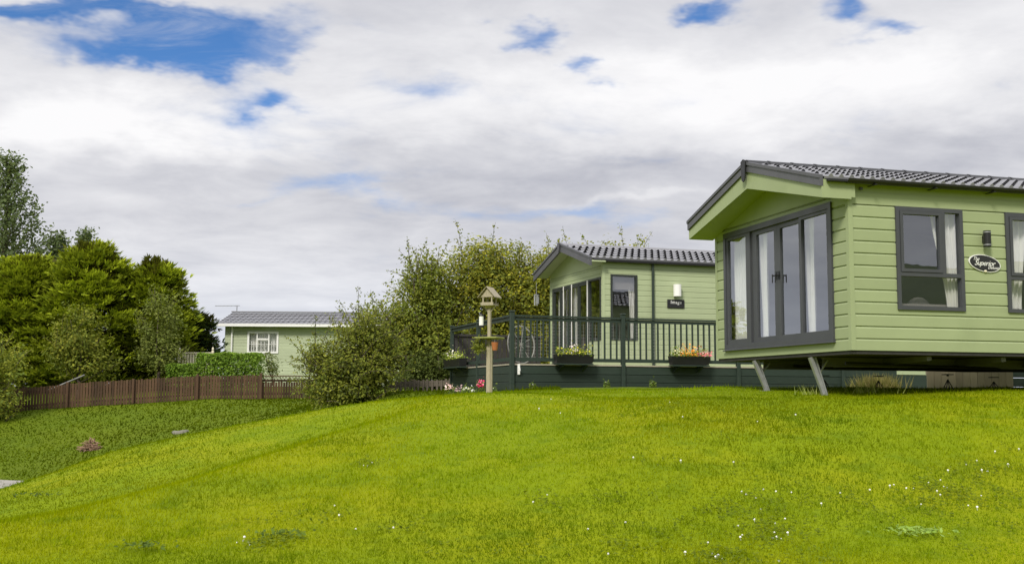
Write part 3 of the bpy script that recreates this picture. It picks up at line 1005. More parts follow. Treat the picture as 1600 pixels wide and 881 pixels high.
posts = [(VX0, VY0, HZ + .06, .10), (-.06, VY0, HZ + .06, .095), (2.96, VY0, HZ + .06, .095), (5.9, VY0, HZ + .06, .095), (VX0, 1.39, HZ + .02, .09), (VX0, VY1, HZ + .02, .09), (-1.32, 2.2, .62, .10)]
for (x, y, zt_, w_) in posts:
    mb = MB().box(x - w_ / 2, x + w_ / 2, y - w_ / 2 - .02, y + w_ / 2 - .02, min(vg(x, y) - .05, FZ), zt_, .008)
    po = mb.build('post', M['deck'], ver)
    MB().box(x - w_ / 2 - .015, x + w_ / 2 + .015, y - w_ / 2 - .035, y + w_ / 2 - .005, zt_ + .001, zt_ + .035, .012).build('post_cap', M['deck'], po)


def railing(p, q, balusters=True, top=HZ, bot=FZ + .10, step=.146):
    p, q = Vector((*p, 0)), Vector((*q, 0))
    u = (q - p).normalized()
    L = (q - p).length
    mb = MB()
    mb.bar(p + u * .06 + Vector((0, 0, top - .02)), q - u * .06 + Vector((0, 0, top - .02)), .10, .04)
    mb.bar(p + u * .06 + Vector((0, 0, top - .085)), q - u * .06 + Vector((0, 0, top - .085)), .035, .07)
    mb.build('handrail', M['deck'], ver)
    MB().bar(p + u * .06 + Vector((0, 0, bot)), q - u * .06 + Vector((0, 0, bot)), .045, .08).build('bottom_rail', M['deck'], ver)
    if balusters:
        n = max(int(round((L - .1) / step)), 2)
        for i in range(1, n):
            c = p + u * (L * i / n)
            MB().bar(c + Vector((0, 0, bot + .041)), c + Vector((0, 0, top - .121)), .034, .034, (u.x, u.y, 0)).build('baluster', M['deck'], ver)


railing((VX0, VY0), (-.06, VY0))
railing((-.06, VY0), (2.96, VY0))
railing((2.96, VY0), (5.9, VY0), False)
railing((VX0, VY0), (VX0, 1.39), False)
railing((VX0, 1.39), (VX0, VY1), False)
# wire netting stapled to the front balusters
mb = MB()
for i in range(int(5.6 / .075)):
    x = VX0 + .1 + i * .075
    mb.bar((x, VY0 + .024, FZ + .13), (x, VY0 + .024, HZ - .12), .0035)
for z in np.arange(FZ + .16, HZ - .12, .075):
    mb.bar((VX0 + .1, VY0 + .0285, z), (2.9, VY0 + .0285, z), .0035)
mb.build('wire_netting', M['wire'], ver)
# close-boarded screen on the far side
mb = MB()
x = VX0 + .06
while x < -.25:
    mb.box(x, x + .11, VY1 - .02, VY1, FZ + .03, .50 + .012 * math.sin(x * 9)); x += .125
mb.box(VX0 + .06, -.2, VY1 - .06, VY1 - .021, .46, .52)
mb.build('rear_screen', M['under'], ver)

# wheel-shaped ornament leaning on the veranda
tt = empty('garden_hoop', (*toW(-1.95, .5), SX[2] + FZ), SYAW, 'round grey hoop ornament with spokes leaning on the veranda behind the rail', 'ornament')
mb = MB()
mb.tube([(.34 * math.cos(t), .10 * math.sin(t), .52 + .46 * math.sin(t)) for t in np.linspace(0, 2 * math.pi, 33)], .016, 6, False)
mb.build('rim', M['hoop'], tt)
mb = MB()
for t in (.4, 1.3, 2.2, 3.0):
    mb.tube([(.33 * math.cos(t), .1 * math.sin(t), .52 + .45 * math.sin(t)), (-.33 * math.cos(t), -.1 * math.sin(t), .52 - .45 * math.sin(t))], .007, 5)
mb.build('spokes', M['hoop'], tt)
tp = MB().box(-.03, .03, -.04, 0, -.12, .12, .01)
tp.tube([(0, -.04, .03), (0, -.09, .03), (0, -.10, -.03)], .014, 8)
tx, ty = toW(VX0 + .16, VY0 - .015)
tag(tp.build('outside_tap', M['white'], None, (tx, ty, SX[2] + FZ - .13), SYAW), 'small white tap box on the dark veranda skirt beside the corner post', 'tap')
# ------------------------------------------------------------------ leaf makers
def unit(n): 
    v = RNG.normal(size=(n, 3))
    return v / np.linalg.norm(v, axis=1, keepdims=True)


def leaf_quads(cen, nrm, axis_, ln, wd):
    """rhombus leaves: 4 corners each"""
    b = np.cross(nrm, axis_)
    b /= np.linalg.norm(b, axis=1, keepdims=True) + 1e-9
    ln = ln[:, None]; wd = wd[:, None]
    p = np.stack([cen - axis_ * ln * .5, cen + b * wd * .5 - axis_ * ln * .05, cen + axis_ * ln * .5, cen - b * wd * .5 - axis_ * ln * .05], 1)
    return p.reshape(-1, 3)


def sample_lobes(lobes, n, shell=.45):
    lob = np.array(lobes, float)
    vol = lob[:, 3] * lob[:, 4] * lob[:, 5]
    pr_ = vol ** .75
    which = RNG.choice(len(lob), n, p=pr_ / pr_.sum())
    d = unit(n)
    r = RNG.random(n) ** shell
    bump = 1 + .16 * np.sin(d[:, 0] * 7 + which * 2.1) * np.sin(d[:, 2] * 6 + which) + .10 * np.sin(d[:, 1] * 13 + d[:, 2] * 11 + which)
    p = lob[which, :3] + d * lob[which, 3:6] * (r * bump)[:, None]
    return p, d, r, which


def tints(n, pal, jit=.25):
    pal = np.array(pal, float)
    c = 1.6 * pal[RNG.choice(len(pal), n)]
    return c * (1 + jit * (RNG.random((n, 1)) * 2 - 1))


def broad_crown(parent, lobes, n_cl, pal, leaf=.11, per=8, cr=.22, twigs=0, twig_len=(.6, 1.3), droop=.35, name='crown', floor_z=None, zgap=.42, side_twigs=None, stems=None):
    """leaf clumps through the lobes' volume, gaps between them, and twigs that stick out of the outline"""
    p, d, r, w_ = sample_lobes(lobes, n_cl)
    q = p * 1.9
    dens = np.sin(q[:, 0] * 1.3 + 1.7 * np.sin(q[:, 2] * .9)) * np.sin(q[:, 1] * 1.1 + 2) * np.sin(q[:, 2] * 1.6 + 1.3 * np.sin(q[:, 0] * .7))
    keep = dens > -zgap + .25 * (RNG.random(n_cl) - .5)
    if floor_z is not None: keep &= p[:, 2] > floor_z
    p, d = p[keep], d[keep]
    n = len(p)
    clump_tint = tints(n, pal, .30)
    cen = np.repeat(p, per, 0) + RNG.normal(size=(n * per, 3)) * cr * np.array([1, 1, .6])
    out = np.repeat(d, per, 0)
    nr = out * .55 + np.array([0, -.15, .75]) + RNG.normal(size=(n * per, 3)) * .5
    nr /= np.linalg.norm(nr, axis=1, keepdims=True)
    ax = unit(n * per) + out * .6
    ax -= nr * (ax * nr).sum(1, keepdims=True)
    ax /= np.linalg.norm(ax, axis=1, keepdims=True)
    sz = leaf * (.6 + .8 * RNG.random(n * per))
    co = [leaf_quads(cen, nr, ax, sz, sz * .62)]
    tn = np.repeat(clump_tint, per, 0) * (1 + .25 * (RNG.random((n * per, 1)) * 2 - 1))
    col = [np.repeat(tn, 4, 0)]
    if twigs:
        tp_, td, tr_, _ = sample_lobes(lobes, twigs, .06)
        for a, dr in zip(tp_, td):
            if dr[2] < -.2 and side_twigs is None: continue
            L = random.uniform(*twig_len)
            v = Vector(dr) * .8 + Vector((0, 0, .75)) + Vector(RNG.normal(size=3)) * .3
            v.normalize()
            pts = []
            pp = Vector(a) - v * .3
            m_ = 7
            for i in range(m_):
                pts.append(pp.copy())
                v = (v + Vector((0, 0, -droop * .22 * i / m_)) + Vector(dr) * .05 + Vector(RNG.normal(size=3)) * .06).normalized()
                pp = pp + v * (L / (m_ - 1))
            stems.tube(pts, [.012 * (1 - .8 * i / m_) for i in range(m_)], 4, False)
            P = np.array([list(x) for x in pts])
            nl = int(L / (leaf * .30))
            t = RNG.random(nl) ** .8 * (m_ - 1.01)
            i0 = t.astype(int)
            c = P[i0] + (P[i0 + 1] - P[i0]) * (t - i0)[:, None] + RNG.normal(size=(nl, 3)) * leaf * .45
            nn = unit(nl) * .8 + np.array([0, 0, .6]); nn /= np.linalg.norm(nn, axis=1, keepdims=True)
            aa = unit(nl); aa -= nn * (aa * nn).sum(1, keepdims=True); aa /= np.linalg.norm(aa, axis=1, keepdims=True)
            s2 = leaf * (.5 + .6 * RNG.random(nl))
            co.append(leaf_quads(c, nn, aa, s2, s2 * .6))
            tt_ = tints(nl, pal, .3)
            col.append(np.repeat(tt_, 4, 0))
    co = np.concatenate(co); col = np.concatenate(col)
    o = fast_mesh(name, co, 4, M['leaf'], parent, col)
    return o


def tree_limbs(base, lobes, r0=.14, fork=.35):
    """tapered trunk with limbs reaching into each lobe (tree-local coordinates)"""
    mb = MB()
    top = Vector(np.mean(np.array(lobes)[:, :3], 0))
    b = Vector(base)
    f = b.lerp(top, fork)
    mb.tube([b - Vector((0, 0, .2)), b.lerp(f, .5) + Vector((.04, .03, 0)), f], [r0 * 1.25, r0, r0 * .8], 9)
    for lb in lobes:
        c = Vector(lb[:3])
        for _ in range(3):
            e = c + Vector(RNG.normal(size=3)) * .45 * min(lb[3:6])
            m1 = f.lerp(e, .5) + Vector(RNG.normal(size=3)) * .12
            mb.tube([f - Vector((0, 0, .15)), m1, e], [r0 * .55, r0 * .35, r0 * .1], 6)
    return mb


def broad_tree(name, label, cat, base, lobes, group=None, **kw):
    """base in world; lobes given relative to base"""
    t = empty(name, base, 0, label, cat, group)
    tm = tree_limbs((0, 0, 0), lobes, kw.pop('trunk_r', .12), kw.pop('fork', .35))
    broad_crown(t, lobes, stems=tm, **kw)
    tm.build('trunk', M['bark'], t, smooth=True)
    return t


def conifer(name, label, base, height, rad, pads, pal, tip, group=None, spray=.36, per=46, power=.6, cat='conifer', lean=(0, 0), flop=.0, shape=None):
    """crown of layered boughs; each bough a pad of feathery sprays whose tips turn up"""
    t = empty(name, base, 0, label, cat, group)
    MB().tube([(0, 0, -.3), (lean[0] * .4, lean[1] * .4, height * .45), (lean[0] * .9, lean[1] * .9, height * .92)], [.2, .13, .03], 9).build('trunk', M['bark'], t, smooth=True)
    pal = np.array(pal); tip = np.array(tip)
    cos, cols = [], []
    limbs = MB()
    for i in range(pads):
        h = ((i + .5) / pads) ** .85
        a = i * 2.39996 + RNG.normal() * .3
        env = rad * (max(1 - h ** 2.0, .02) ** power) * (.92 + .14 * math.sin(a * 3 + h * 9))
        if h < .14: env *= .75 + 1.8 * h
        rr = env * (.70 + .38 * RNG.random())
        c = np.array([lean[0] * h + rr * math.cos(a), lean[1] * h + rr * math.sin(a), height * h + .1 * RNG.normal()])
        dirv = np.array([math.cos(a), math.sin(a), 0])
        if rr > .5 and i % 2 == 0: limbs.tube([(lean[0] * h, lean[1] * h, height * h - .4 * rr * .5), tuple(c * np.array([.6, .6, 1]) + np.array([0, 0, -.12])), tuple(c)], [.045, .03, .008], 5)
        n = per
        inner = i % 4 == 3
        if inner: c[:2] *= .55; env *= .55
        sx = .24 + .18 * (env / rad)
        loc = RNG.normal(size=(n, 3)) * np.array([sx, sx, .10])
        p = c + loc + dirv * (np.abs(RNG.normal(size=(n, 1))) * .12)
        p[:, 2] -= .25 * (np.linalg.norm(loc[:, :2], axis=1)) ** 1.5
        out = dirv * .9 + loc * np.array([.9, .9, 0]) + RNG.normal(size=(n, 3)) * .35 + np.array([0, 0, .42 - flop + .5 * max(h - .7, 0) * 3])
        out /= np.linalg.norm(out, axis=1, keepdims=True)
        # a spray: five narrow fronds fanned about its axis
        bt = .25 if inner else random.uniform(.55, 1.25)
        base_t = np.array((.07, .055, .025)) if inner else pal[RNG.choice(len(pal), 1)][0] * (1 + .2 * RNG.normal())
        for f in range(5):
            ang = (f - 2) * .42
            nn = np.array([0, -.35, 1.0]) + RNG.normal(size=(n, 3)) * .42
            nn -= out * (nn * out).sum(1, keepdims=True); nn /= np.linalg.norm(nn, axis=1, keepdims=True)
            sd = np.cross(nn, out)
            ax = out * math.cos(ang) + sd * math.sin(ang)
            L = spray * (.55 + .6 * RNG.random(n)) * (1 - .12 * abs(f - 2))
            Wd = L * .26
            tipv = p + ax * L[:, None] + np.array([0, 0, .03])
            b = np.cross(nn, ax)
            q = np.stack([p - b * (Wd * .25)[:, None], p + ax * (L * .5)[:, None] - b * (Wd * .6)[:, None], tipv, p + ax * (L * .5)[:, None] + b * (Wd * .6)[:, None]], 1)
            cos.append(q.reshape(-1, 3))
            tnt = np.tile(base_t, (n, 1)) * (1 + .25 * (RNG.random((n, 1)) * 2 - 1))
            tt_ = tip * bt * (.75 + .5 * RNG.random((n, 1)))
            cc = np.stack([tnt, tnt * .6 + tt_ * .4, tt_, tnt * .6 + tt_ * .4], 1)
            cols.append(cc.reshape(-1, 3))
    limbs.build('limbs', M['bark'], t)
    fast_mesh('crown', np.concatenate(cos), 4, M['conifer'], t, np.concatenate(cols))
    return t


# ------------------------------------------------------------------ trees at the left
LEY = [(.12, .175, .018), (.15, .20, .018), (.09, .14, .016)]
LTIP = (.43, .50, .025)
conifer('conifer_tree', 'broad bright green conifer at the far left, behind the picket fence', (-21.9, 49.5, -.1), 6.0, 3.1, 260, LEY, LTIP, 'bright green conifers behind the fence')
conifer('conifer_tree', 'tallest bright green conifer, left of centre in the clump behind the brown fence', (-18.6, 48.8, .1), 6.25, 2.5, 220, LEY, LTIP, 'bright green conifers behind the fence')
conifer('conifer_tree', 'narrower bright conifer at the right end of the clump, nearest the bungalow', (-16.05, 49.6, .2), 5.5, 1.6, 170, LEY, LTIP, 'bright green conifers behind the fence')
conifer('conifer_tree', 'small dark green conifer beside the gable of the far bungalow', (-14.75, 51.5, .4), 3.1, .42, 60, [(.018, .04, .018), (.022, .045, .016)], (.045, .075, .02), flop=.25)


def spire(name, label, base, height, rad, n_br, pal, leaf, group=None):
    """slender tree of steeply rising branches clothed with leaves"""
    t = empty(name, base, 0, label, 'tree', group)
    st = MB().tube([(0, 0, -.3), (.05, 0, height * .5), (0, .05, height * .97)], [.22, .13, .02], 8)
    co, col = [], []
    for i in range(n_br):
        h = ((i + .5) / n_br)
        a = i * 2.39996
        L = rad * (1.1 - h) * random.uniform(.8, 1.25) + .35
        p0 = Vector((0, 0, height * (.12 + .84 * h)))
        v = Vector((math.cos(a) * .8, math.sin(a) * .8, .55)).normalized()
        pts = [p0]
        for q in range(5):
            v = (v + Vector((0, 0, .13))).normalized()
            pts.append(pts[-1] + v * L / 5)
        st.tube(pts, [.03, .025, .02, .014, .009, .004], 4, False)
        P = np.array([list(x) for x in pts])
        nl = int(24 + L * 48)
        tt_ = RNG.random(nl) ** .8 * 4.99
        i0 = tt_.astype(int)
        c = P[i0] + (P[i0 + 1] - P[i0]) * (tt_ - i0)[:, None] + RNG.normal(size=(nl, 3)) * .15
        nn = unit(nl) * .7 + np.array([0, -.3, .6]); nn /= np.linalg.norm(nn, axis=1, keepdims=True); aa = np.cross(nn, unit(nl)); aa /= np.linalg.norm(aa, axis=1, keepdims=True)
        s2 = leaf * (.6 + .7 * RNG.random(nl))
        co.append(leaf_quads(c, nn, aa, s2, s2 * .6)); col.append(np.repeat(tints(nl, pal, .3), 4, 0))
    st.build('trunk', M['bark'], t)
    fast_mesh('crown', np.concatenate(co), 4, M['leaf'], t, np.concatenate(col))
    return t


DK = [(.09, .12, .05), (.105, .135, .055), (.075, .105, .045)]
spire('poplar_tree', 'tall dark spire-shaped tree rising at the left edge, topmost of all the trees', (-27.8, 60, -.2), 13.4, 4.2, 95, DK, .20)
spire('poplar_tree', 'dark pointed treetop showing just above the conifers, nearer the tall spire', (-24.9, 60, -.2), 8.9, 2.0, 90, DK, .20, 'dark pointed treetops above the conifers')
spire('poplar_tree', 'dark pointed treetop showing above the conifers, further from the tall spire', (-23.6, 60.5, -.2), 9.2, 1.5, 80, DK, .20, 'dark pointed treetops above the conifers')
OLV = [(.13, .15, .022), (.17, .175, .024), (.10, .125, .022)]
broad_tree('garden_tree', 'olive leaved young tree in front of the conifers, just behind the fence', 'tree', (-17.5, 44.8, -.1),
           [(0, 0, 2.3, 1.0, .9, 1.4), (.4, .2, 1.2, 1.1, .9, .8), (-.5, 0, 1.7, .8, .8, .9)], n_cl=900, pal=OLV, leaf=.12, per=7, cr=.2, twigs=40, twig_len=(.5, 1.0), trunk_r=.07)
broad_tree('garden_tree', 'grey green feathery tree in front of the right hand conifer, above the hedge', 'tree', (-14.9, 46.6, .3),
           [(0, 0, 2.6, .85, .8, 1.5), (.2, 0, 1.3, 1.0, .8, .9)], n_cl=800, pal=[(.125, .15, .035), (.15, .17, .04), (.10, .125, .03)], leaf=.11, per=7, cr=.18, twigs=40, twig_len=(.4, .8), trunk_r=.07)
broad_tree('bush', 'yellowish green bush at the left edge, in front of the brown fence', 'bush', (-18.9, 40.3, gz(-18.9, 40.3)),
           [(0, 0, 2.0, 1.1, 1.0, 1.1), (-.5, .3, 1.0, 1.3, 1.0, 1.0), (.1, -.2, .6, 1.0, .8, .6), (-.8, 0, 2.4, 1., .8, .9)], n_cl=1500, pal=[(.18, .20, .03), (.12, .16, .03), (.21, .22, .03)], leaf=.11, per=8, cr=.2, twigs=60, twig_len=(.4, .9), side_twigs=1, trunk_r=.06)

# ------------------------------------------------------------------ hawthorns in the middle
HW = [(.13, .15, .025), (.155, .165, .025), (.10, .125, .028), (.18, .165, .022)]
HY = [(.22, .215, .02), (.19, .20, .022), (.25, .235, .022), (.15, .17, .025)]
HG = [(.12, .15, .026), (.15, .175, .026), (.185, .195, .028)]
broad_tree('hawthorn_tree', 'big rounded olive hawthorn tree behind the bird table and veranda', 'tree', (-1.0, 37, .05),
           [(-.1, 0, 3.3, 1.9, 1.5, 1.75), (1.3, .3, 3.0, 1.6, 1.4, 1.7), (-1.4, .1, 2.5, 1.5, 1.4, 1.5), (.4, -.4, 1.5, 2.2, 1.4, 1.2), (-1.7, -.3, 1.2, 1.2, 1.0, 1.1), (2.0, 0, 1.8, 1.3, 1.1, 1.4), (.4, 0, 4.2, 1.5, 1.1, .95), (2.2, .2, 3.6, 1.1, 1.0, 1.2)],
           n_cl=9500, zgap=.24, pal=HY + HW, leaf=.105, per=8, cr=.19, twigs=230, twig_len=(.5, 1.15), trunk_r=.17)
broad_tree('hawthorn_tree', 'greener hawthorn on the left flank of the big olive tree', 'tree', (-2.9, 35.4, .05),
           [(0, 0, 2.6, 1.0, 1.0, 1.5), (-.5, 0, 1.5, 1.1, .9, 1.1), (.7, -.2, 1.2, 1.1, .9, 1.1), (.2, .2, 3.5, .8, .8, 1.0), (-1.3, 0, 1.9, .8, .8, .95), (-2.0, 0, 1.2, .9, .8, 1.0)],
           n_cl=3600, pal=HG, leaf=.10, per=8, cr=.18, twigs=130, twig_len=(.6, 1.3), trunk_r=.11)
broad_tree('hawthorn_bush', 'sprawling dark hawthorn bush with arching twigs, left of the short picket fence', 'bush', (-4.5, 31.2, gz(-4.5, 31.2)),
           [(.05, 0, 1.2, .75, .8, .9), (-.75, 0, .8, .65, .7, .6), (.55, .1, .95, .6, .7, .7), (.35, .1, 1.95, .5, .5, .6), (-.2, -.2, .35, .95, .7, .40), (-1.0, .1, 1.35, .35, .4, .4), (.75, .2, 1.6, .5, .5, .6)],
           n_cl=2600, pal=HG + HW[:2] + [(.075, .09, .03)], leaf=.085, per=8, cr=.15, twigs=190, twig_len=(.6, 1.35), droop=1.1, side_twigs=1, trunk_r=.09)
broad_tree('hawthorn_tree', 'yellow green tree behind the veranda caravan with twigs above its roof', 'tree', (2.0, 41.5, .1),
           [(-1.0, 0, 3.8, 1.4, 1.2, 1.5), (.6, 0, 4.4, 1.5, 1.2, 1.2), (2.3, 0, 4.4, 1.4, 1.2, 1.3), (-.9, 0, 1.8, 1.5, 1.2, 1.6)],
           n_cl=3000, pal=HY + HG, leaf=.12, per=7, cr=.2, twigs=130, twig_len=(.6, 1.3), trunk_r=.14)
broad_tree('hawthorn_bush', 'dark green bush behind the short picket fence, under the big olive tree', 'bush', (-2.3, 34.6, .03),
           [(0, 0, .8, 1.1, .7, .9), (1.1, 0, .9, 1.0, .7, 1.0), (-.9, 0, .6, .8, .6, .7)], n_cl=1700, pal=[(.06, .08, .02), (.075, .095, .022)], leaf=.09, per=7, cr=.16, twigs=20, trunk_r=.07)

# ------------------------------------------------------------------ fences
def ground_fence(name, label, pts, h, pale, gap, mat, cat='fence', post_every=2.4, pw=.10, ptop=.08, wav=.02, rails=True, group=None, lattice_from=None):
    f = empty(name, (pts[0][0], pts[0][1], 0), 0, label, cat, group)
    o = Vector((pts[0][0], pts[0][1]))
    segs = []
    for a, b in zip(pts[:-1], pts[1:]):
        L = math.hypot(b[0] - a[0], b[1] - a[1])
        n = max(int(round(L / post_every)), 1)
        for i in range(n):
            segs.append((Vector(a).lerp(Vector(b), i / n), Vector(a).lerp(Vector(b), (i + 1) / n)))
    for si, (a, b) in enumerate(segs):
        u = (b - a).normalized(); L = (b - a).length
        nrm = Vector((u.y, -u.x))
        ga, gb = gz(a.x, a.y), gz(b.x, b.y)
        za = lambda t: ga + (gb - ga) * t / L
        pmb = MB()
        t = .04
        hp = h + random.uniform(-.03, .03)
        lat = lattice_from is not None and si >= lattice_from
        while t + pale < L - .02:
            q = a + u * t - o; q2 = a + u * (t + pale) - o
            tk = .012 + random.uniform(0, .006)
            zb = gz(a.x + u.x * t, a.y + u.y * t) + .01
            top = za(t) + hp + random.uniform(-wav, wav) - (.22 if lat else 0)
            n_ = nrm * tk
            vs = [(q.x, q.y, zb), (q2.x, q2.y, zb), (q2.x, q2.y, top), ((q.x + q2.x) / 2, (q.y + q2.y) / 2, top + .012), (q.x, q.y, top)]
            vs += [(p[0] + n_.x, p[1] + n_.y, p[2]) for p in vs]
            pmb.add(vs, [(0, 1, 2, 3, 4), (9, 8, 7, 6, 5), (0, 5, 6, 1), (1, 6, 7, 2), (2, 7, 8, 3), (3, 8, 9, 4), (4, 9, 5, 0)])
            t += pale + gap * random.uniform(.75, 1.25)
        pmb.build('panel', mat, f)
        rmb = MB()
        for hz in ((.2, h * .8) if rails else ()):
            p = a - o - nrm * .03; q = b - o - nrm * .03
            rmb.bar((p.x, p.y, ga + hz), (q.x, q.y, gb + hz), .04, .08)
        if lat:
            p = a - o + nrm * .01; q = b - o + nrm * .01
            rmb.bar((p.x, p.y, ga + h), (q.x, q.y, gb + h), .05, .04)
            m_ = int(L / .13)
            for i in range(m_):
                for sgn in (0, 1):
                    x0_, x1_ = (i, i + 1.6) if sgn else (i + 1.6, i)
                    if max(x0_, x1_) > m_: continue
                    pa = p.lerp(q, x0_ / m_) + nrm * (.006 + .014 * sgn); pb = p.lerp(q, x1_ / m_) + nrm * (.006 + .014 * sgn)
                    zz0 = ga + (gb - ga) * x0_ / m_ + h - .23; zz1 = ga + (gb - ga) * x1_ / m_ + h - .02
                    rmb.bar((pa.x, pa.y, zz0), (pb.x, pb.y, zz1), .02, .012)
        if rmb.v: rmb.build('rail', mat, f)
    ends = [s_[0] for s_ in segs] + [segs[-1][1]]
    for e in ends:
        g_ = gz(e.x, e.y)
        q = e - o
        MB().box(q.x - pw / 2, q.x + pw / 2, q.y - pw / 2 - .055, q.y + pw / 2 - .055, g_ - .1, g_ + h + ptop + random.uniform(-.03, .03), .01).build('post', mat, f)
    return f


ground_fence('picket_fence', 'long brown close set picket fence along the top of the grass bank', [(-23.5, 41.2), (-19.3, 42), (-14.5, 42.6), (-9.7, 43), (-7.6, 44.2)], .90, .085, .020, M['fence'], post_every=2.45, lattice_from=6)
ground_fence('picket_fence', 'short grey picket fence between the sprawling bush and the veranda', [(-3.75, 33.0), (-1.75, 32.7)], .36, .06, .075, M['picket'], post_every=2.1, pw=.06, ptop=.03, wav=.03)

# ------------------------------------------------------------------ hedge, cream fence and bungalow beyond the fence
def hedge(name, label, base, boxes, n, pal, leaf):
    h = empty(name, base, 0, label, 'hedge')
    ar = np.array([(b[1] - b[0]) * (b[5] - b[4]) for b in boxes])
    co, col = [], []
    for b, a in zip(boxes, ar / ar.sum()):
        m_ = int(n * a)
        p = RNG.random((m_, 3))
        f = RNG.integers(0, 4, m_)
        p[f == 0, 1] = RNG.random((f == 0).sum()) ** 3 * .35
        p[f == 1, 2] = 1 - RNG.random((f == 1).sum()) ** 3 * .25
        lo_, hi_ = np.array([b[0], b[2], b[4]]), np.array([b[1], b[3], b[5]])
        p = lo_ + p * (hi_ - lo_)
        ed = np.minimum(np.abs(p[:, 0] - b[0]), np.abs(p[:, 0] - b[1]))
        p[:, 2] -= np.maximum(.25 - ed, 0) ** 2 * 2.2 * (p[:, 2] - b[4])
        p += np.sin(p[:, [1, 2, 0]] * 5.1) * .035
        nn = np.array([0, -.5, .6]) + RNG.normal(size=(m_, 3)) * .6
        nn /= np.linalg.norm(nn, axis=1, keepdims=True)
        aa = np.cross(nn, unit(m_)); aa /= np.linalg.norm(aa, axis=1, keepdims=True)
        s2 = leaf * (.6 + .7 * RNG.random(m_))
        co.append(leaf_quads(p, nn, aa, s2, s2 * .65)); col.append(np.repeat(tints(m_, pal, .3), 4, 0))
    fast_mesh('foliage', np.concatenate(co), 4, M['leaf'], h, np.concatenate(col))
    mb = MB()
    for b in boxes:
        for i in range(int((b[1] - b[0]) / .35)):
            x = b[0] + .2 + i * .35
            mb.tube([(x, (b[2] + b[3]) / 2, b[4] - .2), (x + .05, (b[2] + b[3]) / 2, b[5] - .15)], [.03, .012], 5)
    mb.build('stems', M['bark'], h)
    return h


hedge('hedge', 'clipped bright green hedge with a lower left end, in front of the bungalow', (-12.2, 46.5, .25),
      [(-2.15, -.9, -.5, .6, 0, .95), (-.95, 1.72, -.55, .65, 0, 1.40)], 9500, [(.12, .20, .025), (.15, .23, .028), (.10, .17, .025)], .11)
cf = empty('cream_fence', (-13.75, 48.2, .3), .05, 'short cream picket balustrade rising behind the lower end of the hedge', 'fence')
mb = MB()
for i in range(11):
    mb.box(-.60 + i * .115, -.60 + i * .115 + .075, -.02, .0, .2, 1.42)
mb.box(-.66, .66, -.05, -.021, 1.40, 1.46).box(-.66, .66, .001, .03, .3, .38)
mb.build('panel', M['cream'], cf)
for x in (-.72, .72):
    po = MB().box(x - .05, x + .05, -.05, .05, -.1, 1.52, .01).build('post', M['cream'], cf)
    MB().tube([(x, 0, 1.52), (x, 0, 1.58), (x, 0, 1.63), (x, 0, 1.70)], [.02, .05, .04, .004], 10).build('finial', M['cream'], po)

bun = empty('bungalow', (-14.28, 55, .95), .03, 'grey green bungalow with white window, far off beyond the hedge', 'bungalow')
BW_ = (1.12, 2.66, 1.02, 2.10)
mb = MB()
cladding(mb, side, 0, 10, -.62, 2.42, .152, [BW_], .012, .03)
mb.add([(0, 0, -.62), (0, 6, -.62), (0, 6, 2.42), (0, 3, 3.25), (0, 0, 2.42)], [(4, 3, 2, 1, 0)])
mb.add([(0, 6, 0), (10, 6, 0), (10, 6, 2.42), (0, 6, 2.42)], [(0, 1, 2, 3)])
mb.add([(10, 0, 0), (10, 6, 0), (10, 6, 2.42), (10, 3, 3.25), (10, 0, 2.42)], [(0, 1, 2, 3, 4)])
mb.build('wall', M['green3'], bun)
mb = MB()
tiles(mb, -.35, 10.3, (3, 3.22), (-.42, 2.45), w=.26, rows=7, amp=.022)
tiles(mb, -.35, 10.3, (3, 3.22), (6.42, 2.45), w=.26, rows=7, amp=.022)
rf = mb.build('roof', M['tile'], bun)
MB().box(-.37, 10.32, 2.9, 3.1, 3.26, 3.33, .02).build('ridge_cap', M['tile'], rf)
mb = MB().box(-.38, 10.3, -.46, -.425, 2.33, 2.46).box(-.38, 10.3, -.42, -.02, 2.34, 2.36)
mb.prism([(-.42, 2.33), (3, 3.1), (3, 3.2), (-.42, 2.44)], 0, -.41, -.385)
mb.build('fascia', M['white'], bun)
MB().tube([(.36, -.06, 2.33), (.36, -.06, .1)], .045, 8).build('downpipe', M['white'], bun)
mb = MB()
slab = frame_rect(mb, side, *BW_, .09, -.07, .04)
for a in (BW_[0] + .45, BW_[1] - .51): slab(a, a + .06, BW_[2] + .09, BW_[3] - .09)
slab(BW_[0] + .511, BW_[1] - .511, BW_[3] - .42, BW_[3] - .34)
for a0_, a1_ in ((BW_[0] + .09, BW_[0] + .45), (BW_[0] + .51, BW_[1] - .51), (BW_[1] - .45, BW_[1] - .09)):
    for t in (.33, .66): slab(a0_ + (a1_ - a0_) * t - .008, a0_ + (a1_ - a0_) * t + .008, BW_[2] + .091, BW_[2] + .6)
    slab(a0_, a1_, BW_[2] + .45, BW_[2] + .465)
bw = mb.build('window', M['white'], bun)
pane(bw, side, BW_[0] + .09, BW_[1] - .09, BW_[2] + .09, BW_[3] - .09, -.02, M['glass2'])
curtain(bun, side, BW_[0], BW_[1], BW_[2] - .1, BW_[3] + .1, .2, waves=.13)
mb = MB().tube([(-.1, 3, 3.3), (-.1, 3, 3.62)], .02, 6).tube([(-1.25, 3, 3.6), (.05, 3, 3.62)], .014, 6)
for i in range(6): mb.tube([(-1.2 + i * .2, 2.85 + .02 * i, 3.60), (-1.2 + i * .2, 3.15 - .02 * i, 3.60)], .008, 5)
mb.build('aerial', M['beam'], bun)
